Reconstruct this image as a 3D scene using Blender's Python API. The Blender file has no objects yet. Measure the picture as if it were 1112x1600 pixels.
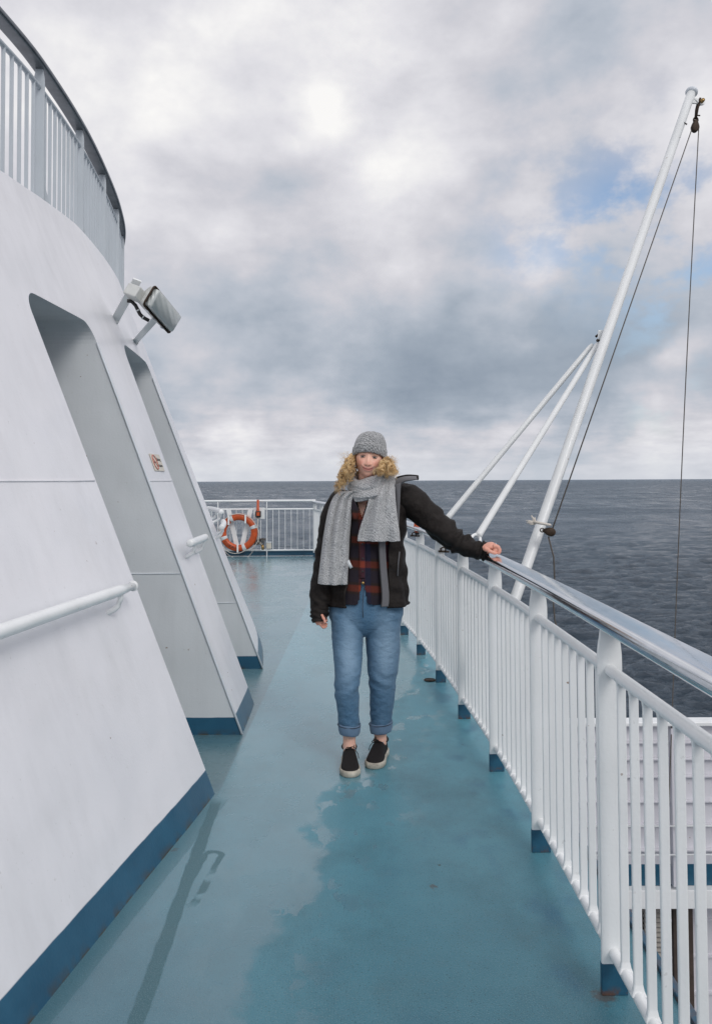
import bpy, bmesh, math, random
import numpy as np
from mathutils import Vector, Matrix, noise
from math import sin, cos, pi, radians, exp, sqrt, atan2

random.seed(7)
scene = bpy.context.scene
COL = scene.collection

# ------------------------------------------------------------------ camera
F = 1244.0; PX, PY = 556.0, 711.8; CH = 1.48
PITCH = radians(1.8); ROLL = radians(0.30)
_f = Vector((0, cos(PITCH), sin(PITCH)))
_r0 = Vector((1, 0, 0)); _u0 = _r0.cross(_f)
_r = _r0 * cos(ROLL) - _u0 * sin(ROLL)
_u = _u0 * cos(ROLL) + _r0 * sin(ROLL)
cd = bpy.data.cameras.new('camera'); cam = bpy.data.objects.new('camera', cd); COL.objects.link(cam)
cd.sensor_fit = 'VERTICAL'; cd.sensor_height = 36.0; cd.sensor_width = 36.0 * 1112 / 1600
cd.lens = 36.0 * F / 1600.0
cd.shift_y = -(800 - PY) / 1600.0
cd.clip_start = 0.05; cd.clip_end = 80000
m = Matrix((_r, _u, -_f)).transposed().to_4x4(); m.translation = (0, 0, CH)
cam.matrix_world = m
scene.camera = cam
scene.render.resolution_x = 711; scene.render.resolution_y = 1024

def ray(x, y):
    return _f + _r * ((x - PX) / F) - _u * ((y - PY) / F)
def at(x, y, Y):
    d = ray(x, y); return Vector((0, 0, CH)) + d * (Y / d.y)

# ------------------------------------------------------------------ view
scene.view_settings.view_transform = 'Standard'
scene.view_settings.look = 'None'
scene.view_settings.exposure = 0.0
scene.view_settings.gamma = 1.0

SUN_EL, SUN_AZ = radians(38), radians(150)      # azimuth clockwise from +Y: behind the camera, to the right

# ------------------------------------------------------------------ node helper
class NT:
    def __init__(s, tree):
        s.t = tree; s.n = tree.nodes; s.l = tree.links
    def node(s, typ, **kw):
        n = s.n.new(typ)
        for k, v in kw.items(): setattr(n, k, v)
        return n
    def put(s, sock, v):
        if v is None: return
        if isinstance(v, (int, float)): sock.default_value = v
        elif isinstance(v, (tuple, list, Vector)):
            v = tuple(v)
            if sock.type == 'RGBA' and len(v) == 3: v = v + (1,)
            sock.default_value = v
        else: s.l.new(v, sock)
    def math(s, op, a, b=None, c=None, clamp=False):
        n = s.node('ShaderNodeMath', operation=op); n.use_clamp = clamp
        s.put(n.inputs[0], a); s.put(n.inputs[1], b); s.put(n.inputs[2], c)
        return n.outputs[0]
    def vmath(s, op, a, b=None, scale=None):
        n = s.node('ShaderNodeVectorMath', operation=op)
        s.put(n.inputs[0], a); s.put(n.inputs[1], b)
        if scale is not None: s.put(n.inputs['Scale'], scale)
        return n.outputs['Value'] if op in ('DOT_PRODUCT', 'LENGTH', 'DISTANCE') else n.outputs[0]
    def mix(s, f, a, b, blend='MIX'):
        n = s.node('ShaderNodeMix', data_type='RGBA', blend_type=blend)
        s.put(n.inputs[0], f); s.put(n.inputs[6], a); s.put(n.inputs[7], b)
        return n.outputs[2]
    def noise(s, vec, scale, detail=4, rough=0.5, dist=0.0, out=0, lac=2.0):
        n = s.node('ShaderNodeTexNoise'); n.noise_dimensions = '3D'
        s.put(n.inputs['Vector'], vec); s.put(n.inputs['Scale'], scale); s.put(n.inputs['Detail'], detail)
        s.put(n.inputs['Roughness'], rough); s.put(n.inputs['Distortion'], dist); s.put(n.inputs['Lacunarity'], lac)
        return n.outputs[out]
    def wave(s, vec, scale, dist=0, **kw):
        n = s.node('ShaderNodeTexWave', **kw)
        s.put(n.inputs['Vector'], vec); s.put(n.inputs['Scale'], scale); s.put(n.inputs['Distortion'], dist)
        return n.outputs['Fac']
    def ramp(s, f, stops, interp='LINEAR'):
        n = s.node('ShaderNodeValToRGB'); r = n.color_ramp; r.interpolation = interp
        while len(r.elements) < len(stops): r.elements.new(0.5)
        for e, (p, c) in zip(r.elements, stops):
            e.position = p
            e.color = (c, c, c, 1) if isinstance(c, (int, float)) else tuple(c) + (1,)
        s.put(n.inputs[0], f)
        return n.outputs[0]
    def sep(s, v):
        n = s.node('ShaderNodeSeparateXYZ'); s.put(n.inputs[0], v); return n.outputs
    def comb(s, x, y, z):
        n = s.node('ShaderNodeCombineXYZ'); s.put(n.inputs[0], x); s.put(n.inputs[1], y); s.put(n.inputs[2], z)
        return n.outputs[0]
    def maprange(s, v, a, b, c=0.0, d=1.0, smooth=False):
        n = s.node('ShaderNodeMapRange'); n.clamp = True
        if smooth: n.interpolation_type = 'SMOOTHSTEP'
        s.put(n.inputs['Value'], v)
        for k, q in (('From Min', a), ('From Max', b), ('To Min', c), ('To Max', d)): s.put(n.inputs[k], q)
        return n.outputs[0]
    def scale(s, v, xyz):
        return s.vmath('MULTIPLY', v, xyz)
    def bump(s, h, strength=0.3, dist=0.01, normal=None):
        n = s.node('ShaderNodeBump'); s.put(n.inputs['Height'], h); s.put(n.inputs['Strength'], strength)
        s.put(n.inputs['Distance'], dist)
        if normal is not None: s.put(n.inputs['Normal'], normal)
        return n.outputs[0]

# ------------------------------------------------------------------ world: cloudy sky
world = bpy.data.worlds.new('World'); scene.world = world; world.use_nodes = True
W = NT(world.node_tree)
for n in list(W.n): W.n.remove(n)
def sky_world():
    tc = W.node('ShaderNodeTexCoord')
    d = W.vmath('NORMALIZE', tc.outputs['Generated'])
    x, y, z = W.sep(d)
    zc = W.math('MAXIMUM', z, 0.0)
    inv = W.math('DIVIDE', 1.0, W.math('ADD', zc, 0.16))
    P = W.comb(W.math('MULTIPLY', x, inv), W.math('MULTIPLY', y, inv), W.math('MULTIPLY', zc, 1.5))
    warp = W.noise(P, 1.3, 3, 0.5, out=1)
    nd = W.noise(W.scale(d, (1, 1, 1.35)), 3.9, 10, 0.54, dist=.2); nd2 = W.noise(W.scale(d, (1, 1, 1.5)), 11, 8, 0.56)
    Pw = W.vmath('ADD', P, W.vmath('SCALE', W.vmath('SUBTRACT', warp, (.5, .5, .5)), scale=0.55))
    n1 = W.noise(Pw, 1.15, 2, 0.5)
    n2 = W.noise(W.vmath('ADD', Pw, (3.1, 1.7, 0)), 2.6, 7, 0.56)
    # direction-space warped coordinates for the big shapes
    wd = W.noise(d, 4.5, 5, 0.55, out=1)
    dw = W.vmath('ADD', d, W.vmath('SCALE', W.vmath('SUBTRACT', wd, (.5, .5, .5)), scale=0.17))
    dx, dy, dz = W.sep(dw)
    el = W.math('DIVIDE', dz, W.math('MAXIMUM', dy, 0.15))       # ~tan(elevation) ahead
    base = W.ramp(W.math('MULTIPLY', el, 1.25), [(0.0, .68), (.035, .64), (.075, .58), (.12, .42), (.18, .33), (.24, .35),
                                  (.32, .46), (.42, .56), (.52, .62), (.65, .62), (.78, .60), (1.0, .62)])
    def blob(px, py, r, amt):
        v = ray(px, py).normalized()
        t = W.math('DIVIDE', W.vmath('DISTANCE', dw, tuple(v)), r)
        return W.math('MULTIPLY', W.math('EXPONENT', W.math('MULTIPLY', W.math('MULTIPLY', t, t), -1.0)), amt)
    acc = W.math('MULTIPLY', W.math('SUBTRACT', base, 0.5), 1.0)
    for a in [(505, 160, .035, .26), (690, 215, .05, .20), (600, 270, .055, .20), (450, 225, .02, .15), (540, 110, .05, .06), (760, 60, .09, .06), (300, 40, .10, .06), (150, 100, .12, .05),
              (330, 130, .09, -.05), (260, 330, .12, -.03), (400, 560, .14, -.05), (640, 580, .10, -.10), (780, 540, .08, -.08), (950, 170, .16, -.10), (880, 90, .08, -.10),
              (960, 600, .14, -.18), (1060, 500, .07, -.16), (345, 685, .035, .26), (560, 640, .06, .12), (860, 400, .04, .34), (810, 440, .03, .26), (1020, 660, .05, .20), (250, 590, .04, .12), (470, 655, .05, .12), (780, 660, .05, .12),
              (450, 440, .10, -.04), (1080, 560, .02, .3), (470, 690, .04, -.05)]:
        acc = W.math('ADD', acc, blob(*a))
    t = W.math('ADD', W.math('MULTIPLY', W.math('SUBTRACT', n1, 0.5), 0.30), W.math('MULTIPLY', W.math('SUBTRACT', n2, 0.5), 0.16))
    t = W.math('ADD', t, W.math('ADD', W.math('MULTIPLY', W.math('SUBTRACT', nd, 0.5), 0.95), W.math('MULTIPLY', W.math('SUBTRACT', nd2, 0.5), 0.56)))
    v = W.math('ADD', W.math('ADD', acc, t), 0.5)
    # small bright streaky bank near the horizon
    Ps = W.comb(W.math('MULTIPLY', x, 12.0), 0.0, W.math('MULTIPLY', z, 42.0))
    n3 = W.noise(Ps, 1.0, 5, 0.6)
    hz = W.maprange(z, 0.16, 0.02, 0, 1, True)
    v = W.math('ADD', v, W.math('MULTIPLY', W.math('MULTIPLY', W.math('SUBTRACT', n3, .5), hz), .85))
    col = W.ramp(v, [(0.0, (.27, .325, .40)), (.22, (.365, .42, .495)), (.40, (.49, .53, .60)), (.55, (.62, .62, .67)), (.72, (.755, .75, .79)), (.94, (.95, .94, .93))])
    col = W.mix(W.maprange(z, 0.06, 0.0, 0, .6, True), col, (.60, .64, .70))
    # bright overcast behind and above the camera where the sun sits
    sd = (sin(SUN_AZ) * cos(SUN_EL), cos(SUN_AZ) * cos(SUN_EL), sin(SUN_EL))
    g = W.maprange(W.vmath('DOT_PRODUCT', d, sd), -0.25, 1.0, 0, 1, True)
    back = W.math('MULTIPLY', g, BACKSKY)
    col = W.mix(1.0, col, W.comb(W.math('MULTIPLY_ADD', back, 1.0, 1.0), W.math('MULTIPLY_ADD', back, .98, 1.0), W.math('MULTIPLY_ADD', back, .96, 1.0)), 'MULTIPLY')
    # blue gaps
    gap = None
    for (px, py, r, amt) in [(880, 425, .045, .6), (960, 335, .085, 1.0), (1050, 345, .07, .95), (1060, 440, .07, .95), (985, 420, .045, .8), (830, 370, .05, .6), (1050, 600, .04, .45), (1010, 555, .03, .4), (1065, 625, .03, .5), (1010, 235, .05, .2)]:
        b = blob(px, py, r, amt)
        gap = b if gap is None else W.math('MAXIMUM', gap, b)
    gap = W.math('MULTIPLY', gap, W.maprange(W.math('ADD', nd2, W.math('MULTIPLY', nd, .6)), .90, .70, 0.0, 1, True))
    sk = W.node('ShaderNodeTexSky', sky_type='NISHITA'); sk.sun_disc = False
    sk.sun_elevation = SUN_EL; sk.sun_rotation = SUN_AZ; sk.air_density = 1.2; sk.dust_density = 1.5
    b1 = W.node('ShaderNodeBackground'); W.put(b1.inputs[0], sk.outputs[0]); b1.inputs[1].default_value = 0.15; sk.air_density = 1.0; sk.dust_density = .6
    b2 = W.node('ShaderNodeBackground'); W.put(b2.inputs[0], col); b2.inputs[1].default_value = 1.0
    mx = W.node('ShaderNodeMixShader')
    W.put(mx.inputs[0], W.math('MULTIPLY', gap, .95, clamp=True)); W.l.new(b2.outputs[0], mx.inputs[1]); W.l.new(b1.outputs[0], mx.inputs[2])
    o = W.node('ShaderNodeOutputWorld'); W.l.new(mx.outputs[0], o.inputs[0])
BACKSKY = 0.42
sky_world()

sl = bpy.data.lights.new('sun', 'SUN'); sun = bpy.data.objects.new('sun', sl); COL.objects.link(sun)
sl.energy = 1.1; sl.angle = radians(22); sl.color = (1.0, .96, .92)
sun.rotation_euler = Vector((-sin(SUN_AZ) * cos(SUN_EL), -cos(SUN_AZ) * cos(SUN_EL), -sin(SUN_EL))).to_track_quat('-Z', 'Y').to_euler()

# ------------------------------------------------------------------ materials
def newmat(name):
    mt = bpy.data.materials.new(name); mt.use_nodes = True
    T = NT(mt.node_tree); b = T.n.get('Principled BSDF')
    return mt, T, b
def objco(T):
    return T.node('ShaderNodeTexCoord').outputs['Object']
def geopos(T):
    return T.node('ShaderNodeNewGeometry').outputs['Position']

def mat_plain(name, col, rough=0.5, metal=0.0, var=0.06, sc=12.0, bump=0.0, bsc=60, spec=0.5):
    mt, T, b = newmat(name)
    P = geopos(T)
    n = T.noise(P, sc, 5, .6)
    c2 = tuple(c * (1 - var * 2) for c in col); c1 = tuple(min(1, c * (1 + var)) for c in col)
    T.put(b.inputs['Base Color'], T.mix(T.maprange(n, .3, .7), c2, c1))
    T.put(b.inputs['Roughness'], T.math('MULTIPLY_ADD', n, .12, rough - .06))
    b.inputs['Metallic'].default_value = metal
    b.inputs['Specular IOR Level'].default_value = spec
    if bump: T.put(b.inputs['Normal'], T.bump(T.noise(P, bsc, 4, .6), bump, .004))
    return mt

def mat_ship_white(name, col=(.78, .785, .82), kick=None, rust=True, rough=.33):
    mt, T, b = newmat(name)
    P = geopos(T); x, y, z = T.sep(P)
    n = T.noise(P, 1.4, 5, .6)
    streak = T.noise(T.scale(P, (6, 7, .7)), 1.5, 5, .6)
    dirt = T.maprange(T.math('MULTIPLY', streak, n), .22, .42)
    c = T.mix(T.math('MULTIPLY', dirt, .40), col, tuple(q * .80 for q in col))
    c = T.mix(T.maprange(T.noise(T.scale(P, (1.2, 1.2, .5)), 2.3, 6, .7), .50, .72, 0, .28), c, (col[0] * .80, col[1] * .80, col[2] * .775))
    sp = T.noise(P, 55, 2, .5)
    c = T.mix(T.maprange(sp, .70, .78, 0, .35), c, (.42, .42, .40))
    if rust:
        rp = T.math('MULTIPLY', T.maprange(T.noise(P, 31, 2, .5), .745, .755), T.maprange(T.noise(P, 3.1, 2), .55, .6))
        c = T.mix(rp, c, (.16, .07, .02))
    if kick is not None:
        kn = T.math('MULTIPLY_ADD', T.noise(P, 9, 3), .006, kick - .003)
        k = T.maprange(z, T.math('SUBTRACT', kn, .002), T.math('ADD', kn, .002), 1, 0)
        kc = T.mix(T.maprange(T.noise(P, 4, 5, .65), .3, .7), (.007, .065, .125), (.018, .10, .175))
        low = T.math('MAXIMUM', T.maprange(z, .0, .035, 1, 0), T.maprange(z, .004, .008, 1.6, 0))
        kc = T.mix(T.math('MULTIPLY', low, T.maprange(T.noise(P, 14, 4), .45, .6, 0, .7)), kc, (.05, .045, .035))
        c = T.mix(k, c, kc)
    T.put(b.inputs['Base Color'], c)
    T.put(b.inputs['Roughness'], T.maprange(n, .2, .8, rough - .06, rough + .14))
    h = T.math('ADD', T.math('MULTIPLY', T.noise(P, 1.6, 2), 1.0), T.math('MULTIPLY', T.noise(P, 90, 3), .02))
    T.put(b.inputs['Normal'], T.bump(h, .5, .06))
    b.inputs['Coat Weight'].default_value = .15
    return mt

M = {}
M['wall'] = mat_ship_white('painted_steel_wall', (.745, .745, .77), kick=.112)
M['white'] = mat_ship_white('white_gloss_paint', (.78, .80, .80), rust=True, rough=.28)
M['railgrey'] = mat_ship_white('grey_white_paint', (.60, .64, .68), rust=False, rough=.4)
M['uprail'] = mat_ship_white('shaded_rail_paint', (.45, .495, .53), rust=False, rough=.45)  # greyer than the side railing: shade on the upper rail put into the paint
M['dullsteel'] = mat_plain('shaded_handrail_steel', (.17, .185, .20), .35, .85, var=.15, sc=9)  # shade on the upper handrail's underside put into a darker steel colour
M['blue'] = mat_plain('blue_kick_paint', (.010, .075, .135), .4, var=.12, sc=20)
def bluemat():
    mt, T, b = newmat('blue_kick_paint_worn'); P = geopos(T); x, y, z = T.sep(P)
    c = T.mix(T.maprange(T.noise(P, 20, 5, .6), .3, .7), (.008, .062, .115), (.016, .092, .155))
    k = T.math('MULTIPLY', T.maprange(z, .004, .03, 1, 0), T.maprange(T.noise(P, 38, 4, .65), .44, .56, 0, .85))
    k = T.math('MULTIPLY', k, T.maprange(z, -.5, -.1))
    T.put(b.inputs['Base Color'], T.mix(k, c, (.10, .045, .022))); b.inputs['Roughness'].default_value = .4
    T.put(b.inputs['Normal'], T.bump(T.noise(P, 70, 4), .25, .003)); return mt
M['blue'] = bluemat()
M['chrome'] = None
def chrome():
    mt, T, b = newmat('polished_steel')
    P = geopos(T)
    b.inputs['Metallic'].default_value = 1.0
    T.put(b.inputs['Base Color'], T.mix(T.maprange(T.noise(P, 6, 4), .3, .7), (.62, .65, .68), (.74, .76, .79)))
    s = T.noise(T.scale(P, (30, 4, 30)), 3, 5, .6)
    T.put(b.inputs['Roughness'], T.maprange(s, .3, .8, .07, .20))
    T.put(b.inputs['Normal'], T.bump(T.noise(P, 5, 2), .04, .02))
    return mt
M['chrome'] = chrome()
M['rustmetal'] = mat_plain('rusty_steel', (.055, .035, .022), .6, .5, var=.3, sc=90, bump=.4, bsc=200)
M['black'] = mat_plain('black_rubber', (.012, .012, .013), .5)
M['rope'] = mat_plain('rope_fibre', (.10, .09, .08), .8, var=.2, sc=300)
M['ropewhite'] = mat_plain('pale_rope_fibre', (.62, .58, .52), .8, var=.15, sc=200)
M['orange'] = mat_plain('orange_buoy_plastic', (.50, .075, .012), .42, var=.12, sc=14)
M['tape'] = mat_plain('reflective_tape', (.58, .61, .62), .35, var=.04)
M['cream'] = mat_plain('cream_plastic', (.62, .58, .50), .5, var=.08, sc=60)
M['brass'] = mat_plain('brass_fitting', (.35, .22, .08), .35, .8, var=.15)

def deckmat():
    mt, T, b = newmat('deck_coating')
    P = geopos(T); x, y, z = T.sep(P)
    big = T.noise(P, .9, 4, .6); med = T.noise(P, 4.0, 6, .62); fine = T.noise(P, 240, 2, .5); mid2 = T.noise(T.scale(P, (1, .6, 1)), 14, 5, .6)
    c = T.mix(T.maprange(med, .3, .7), (.036, .142, .192), (.058, .190, .245))
    c = T.mix(T.maprange(big, .35, .65, 0, .6), c, (.082, .225, .275))
    c = T.mix(T.math('MULTIPLY', T.maprange(y, 2.2, 5.0), T.maprange(med, .2, .8, .65, .95)), c, (.110, .345, .430))  # lighter with distance: grazing sky sheen painted into the deck colour
    # dark blue stains along the rail side
    c = T.mix(T.math('MULTIPLY', T.maprange(T.noise(T.scale(P, (1.6, 1, 1)), 2.6, 3), .55, .66), T.maprange(x, .0, .6, 0, .55)), c, (.018, .105, .19))
    # gutter margin along the deckhouse
    ml = T.math('MULTIPLY_ADD', y, .012, -.705)
    marg = T.maprange(x, T.math('SUBTRACT', ml, .006), T.math('ADD', ml, .006), 1, 0)
    marg = T.math('MULTIPLY', marg, T.maprange(y, 3.7, 3.9))
    band = T.maprange(T.math('FRACT', T.math('MULTIPLY', T.math('SUBTRACT', y, 3.95), 1.02)), .60, .62)
    c = T.mix(marg, c, T.mix(band, (.04, .115, .135), (.012, .085, .12)))
    # dark strips (bare primer) running from the corner toward the camera
    def strip(x0, y0, x1, y1, w):
        dx, dy = x1 - x0, y1 - y0; L = sqrt(dx * dx + dy * dy); nx, ny = -dy / L, dx / L
        dd = T.math('ABSOLUTE', T.math('ADD', T.math('MULTIPLY', T.math('SUBTRACT', x, x0), nx), T.math('MULTIPLY', T.math('SUBTRACT', y, y0), ny)))
        dd = T.math('ADD', dd, T.math('MULTIPLY', T.math('SUBTRACT', mid2, .5), .02))
        k = T.maprange(dd, w, w + .006, 1, 0)
        return T.math('MULTIPLY', k, T.maprange(y, y0, y0 + .02, 0, 1) if y0 < y1 else 1.0)
    st = strip(-.60, 1.9, -.655, 3.75, .022)
    st2 = T.math('MULTIPLY', strip(-.93, 1.9, -.64, 3.75, .035), .55)
    stm = T.math('MULTIPLY', T.math('MAXIMUM', st, st2), T.maprange(y, 3.70, 3.78, 1, 0))
    def capsule(x0, y0, x1, y1, r, w):
        L = sqrt((x1 - x0) ** 2 + (y1 - y0) ** 2); ux, uy = (x1 - x0) / L, (y1 - y0) / L
        px, py = T.math('SUBTRACT', x, x0), T.math('SUBTRACT', y, y0)
        t = T.math('ADD', T.math('MULTIPLY', px, ux), T.math('MULTIPLY', py, uy))
        tc = T.math('MAXIMUM', T.math('MINIMUM', t, L), 0.0)
        qx, qy = T.math('SUBTRACT', px, T.math('MULTIPLY', tc, ux)), T.math('SUBTRACT', py, T.math('MULTIPLY', tc, uy))
        dd = T.math('SQRT', T.math('ADD', T.math('MULTIPLY', qx, qx), T.math('MULTIPLY', qy, qy)))
        dd = T.math('ADD', dd, T.math('MULTIPLY', T.math('SUBTRACT', mid2, .5), .035))
        return T.maprange(T.math('ABSOLUTE', T.math('SUBTRACT', dd, r)), w, w + .006, 1, 0)
    ring = T.math('MULTIPLY', capsule(-.605, 2.85, -.57, 3.2, .032, .011), T.maprange(T.noise(P, 6, 2), .40, .46))
    stm = T.math('MAXIMUM', stm, ring)
    c = T.mix(T.math('MULTIPLY', stm, .75), c, (.026, .085, .10))
    # water film: everything left of a wandering line, all of it beyond a few metres
    wl = T.math('ADD', T.math('MULTIPLY', T.math('SUBTRACT', y, 3.9), T.maprange(y, 3.7, 7, .20, .22)), -.03)
    wn = T.math('MULTIPLY', T.math('SUBTRACT', T.noise(P, 2.3, 3, .5), .5), .62)
    sd_ = T.math('ADD', T.math('SUBTRACT', wl, x), wn)
    sd_ = T.math('ADD', sd_, T.math('MULTIPLY', T.math('SUBTRACT', T.noise(P, 17, 5, .65), .5), .10))
    wet = T.maprange(sd_, -.02, .03)
    spl = T.math('MULTIPLY', T.maprange(T.noise(T.scale(P, (1.6, 1, 1)), 5.5, 4, .6), .57, .59), T.maprange(sd_, -.38, -.1))
    wet = T.math('MAXIMUM', wet, spl)
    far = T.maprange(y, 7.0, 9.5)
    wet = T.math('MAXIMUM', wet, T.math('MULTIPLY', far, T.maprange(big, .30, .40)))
    wet = T.math('MULTIPLY', wet, T.math('SUBTRACT', 1.0, T.math('MULTIPLY', stm, .85)))
    puddle = T.math('MULTIPLY', wet, T.maprange(T.noise(T.scale(P, (1, .55, 1)), 2.2, 5, .6), .50, .54))
    # foot-scuffed dirt
    sc_ = T.maprange(T.noise(P, 3.3, 6, .7), .52, .75, 0, .35)
    c = T.mix(sc_, c, (.075, .13, .14))
    c = T.mix(T.math('MULTIPLY', T.maprange(T.noise(T.scale(P, (1, .7, 1)), 2.1, 7, .7), .48, .66), .45), c, (.030, .105, .135))
    c = T.mix(T.maprange(fine, .54, .68, 0, .50), c, (.19, .28, .30))
    c = T.mix(T.maprange(T.noise(P, 150, 1), .62, .70, 0, .5), c, (.018, .06, .075))
    spot = T.math('MULTIPLY', T.maprange(T.noise(P, 21, 3), .735, .75), T.maprange(T.noise(P, 2.7, 2), .5, .55))
    c = T.mix(T.math('MULTIPLY', spot, .8), c, (.02, .03, .025))
    for (rx, ry, rr_) in ((.70, 2.325, .04), (.60, 1.98, .035), (.27, 2.95, .018), (-.735, 3.25, .014)):
        dd = T.vmath('DISTANCE', T.comb(x, y, 0.0), (rx, ry, 0))
        k = T.maprange(T.math('ADD', dd, T.math('MULTIPLY', T.math('SUBTRACT', T.noise(P, 45, 3), .5), .07)), rr_ * .5, rr_, .6, 0)
        c = T.mix(k, c, (.085, .045, .028))
    T.put(b.inputs['Base Color'], T.mix(T.math('MULTIPLY', wet, T.maprange(mid2, .3, .7, .60, .85)), c, T.mix(T.maprange(y, 4.0, 9.0, .62, .80), c, T.mix(T.maprange(y, 2.4, 6.5), (.070, .150, .195), (.22, .38, .425)))))  # wet colour pales with distance, reflected sky painted into the base
    r = T.mix(wet, T.comb(.40, .40, .40), T.mix(puddle, T.comb(.27, .27, .27), T.comb(.15, .15, .15)))
    T.put(b.inputs['Roughness'], T.math('ADD', T.sep(r)[0], T.math('MULTIPLY', T.math('SUBTRACT', med, .5), .10)))
    b.inputs['Specular IOR Level'].default_value = .5
    h = T.math('ADD', T.math('MULTIPLY', fine, T.math('SUBTRACT', 1.0, T.math('MULTIPLY', wet, .72))), T.math('MULTIPLY', T.noise(P, 5, 3), 1.2))
    h = T.math('ADD', h, T.math('MULTIPLY', T.noise(T.scale(P, (.8, 2.2, 1)), 7, 2), .5))
    T.put(b.inputs['Normal'], T.bump(h, .22, .006))
    b.inputs['Coat Weight'].default_value = 0.0
    T.put(b.inputs['Coat Weight'], T.math('MULTIPLY', wet, .5))
    b.inputs['Coat Roughness'].default_value = .2
    return mt
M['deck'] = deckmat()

def seamat():
    mt, T, b = newmat('sea_water')
    P = geopos(T)
    dist = T.vmath('LENGTH', P)
    n = T.noise(T.scale(P, (.30, .9, 1)), .62, 7, .68)
    n2 = T.noise(T.scale(P, (.5, 1.1, 1)), 2.6, 3, .6)
    n3 = T.noise(T.scale(P, (.4, 1.0, 1)), .09, 4, .6)
    b.inputs['Roughness'].default_value = .16
    b.inputs['IOR'].default_value = 1.33
    h = T.math('ADD', T.math('MULTIPLY', n, 1.0), T.math('MULTIPLY', n2, .28))
    h = T.math('ADD', h, T.math('MULTIPLY', T.noise(T.scale(P, (.045, .10, 1)), 1.0, 11, .74), 6.0))
    h = T.math('ADD', h, T.math('MULTIPLY', T.noise(T.scale(P, (.075, .014, 1)), 1.0, 8, .74), T.maprange(dist, 220, 900, 0, 9)))
    T.put(b.inputs['Normal'], T.bump(h, 1.0, T.maprange(dist, 60, 2500, 2.3, 6.5)))
    foam = T.math('MULTIPLY', T.maprange(T.noise(T.scale(P, (.30, .9, 1)), .33, 5, .6), .735, .77), T.maprange(n3, .52, .6))
    T.put(b.inputs['Base Color'], T.mix(foam, T.mix(T.maprange(n3, .3, .7), (.120, .168, .222), (.152, .205, .262)), (.5, .53, .56)))
    r0 = T.maprange(dist, 60, 3000, .14, .26)
    g1 = T.noise(T.scale(P, (.010, .016, 1)), 1.0, 12, .78)
    g2 = T.noise(T.scale(P, (.12, .34, 1)), 1.0, 8, .75)
    g3 = T.noise(T.scale(P, (.055, .013, 1)), 1.0, 9, .72)
    T.put(b.inputs['Roughness'], T.math('ADD', r0, T.math('MULTIPLY', T.maprange(g3, .36, .64, -.10, .26), T.maprange(dist, 150, 500))))
    T.put(b.inputs['Specular IOR Level'], T.math('ADD', T.maprange(g3, .35, .65, -.22, .25), T.math('ADD', T.maprange(g1, .30, .70, .18, .56), T.maprange(g2, .30, .70, .02, .46))))
    T.put(b.inputs['Specular Tint'], T.mix(T.maprange(dist, 400, 5000), (.70, .84, 1.0), (.50, .70, .95)))
    return mt
M['sea'] = seamat()

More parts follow.
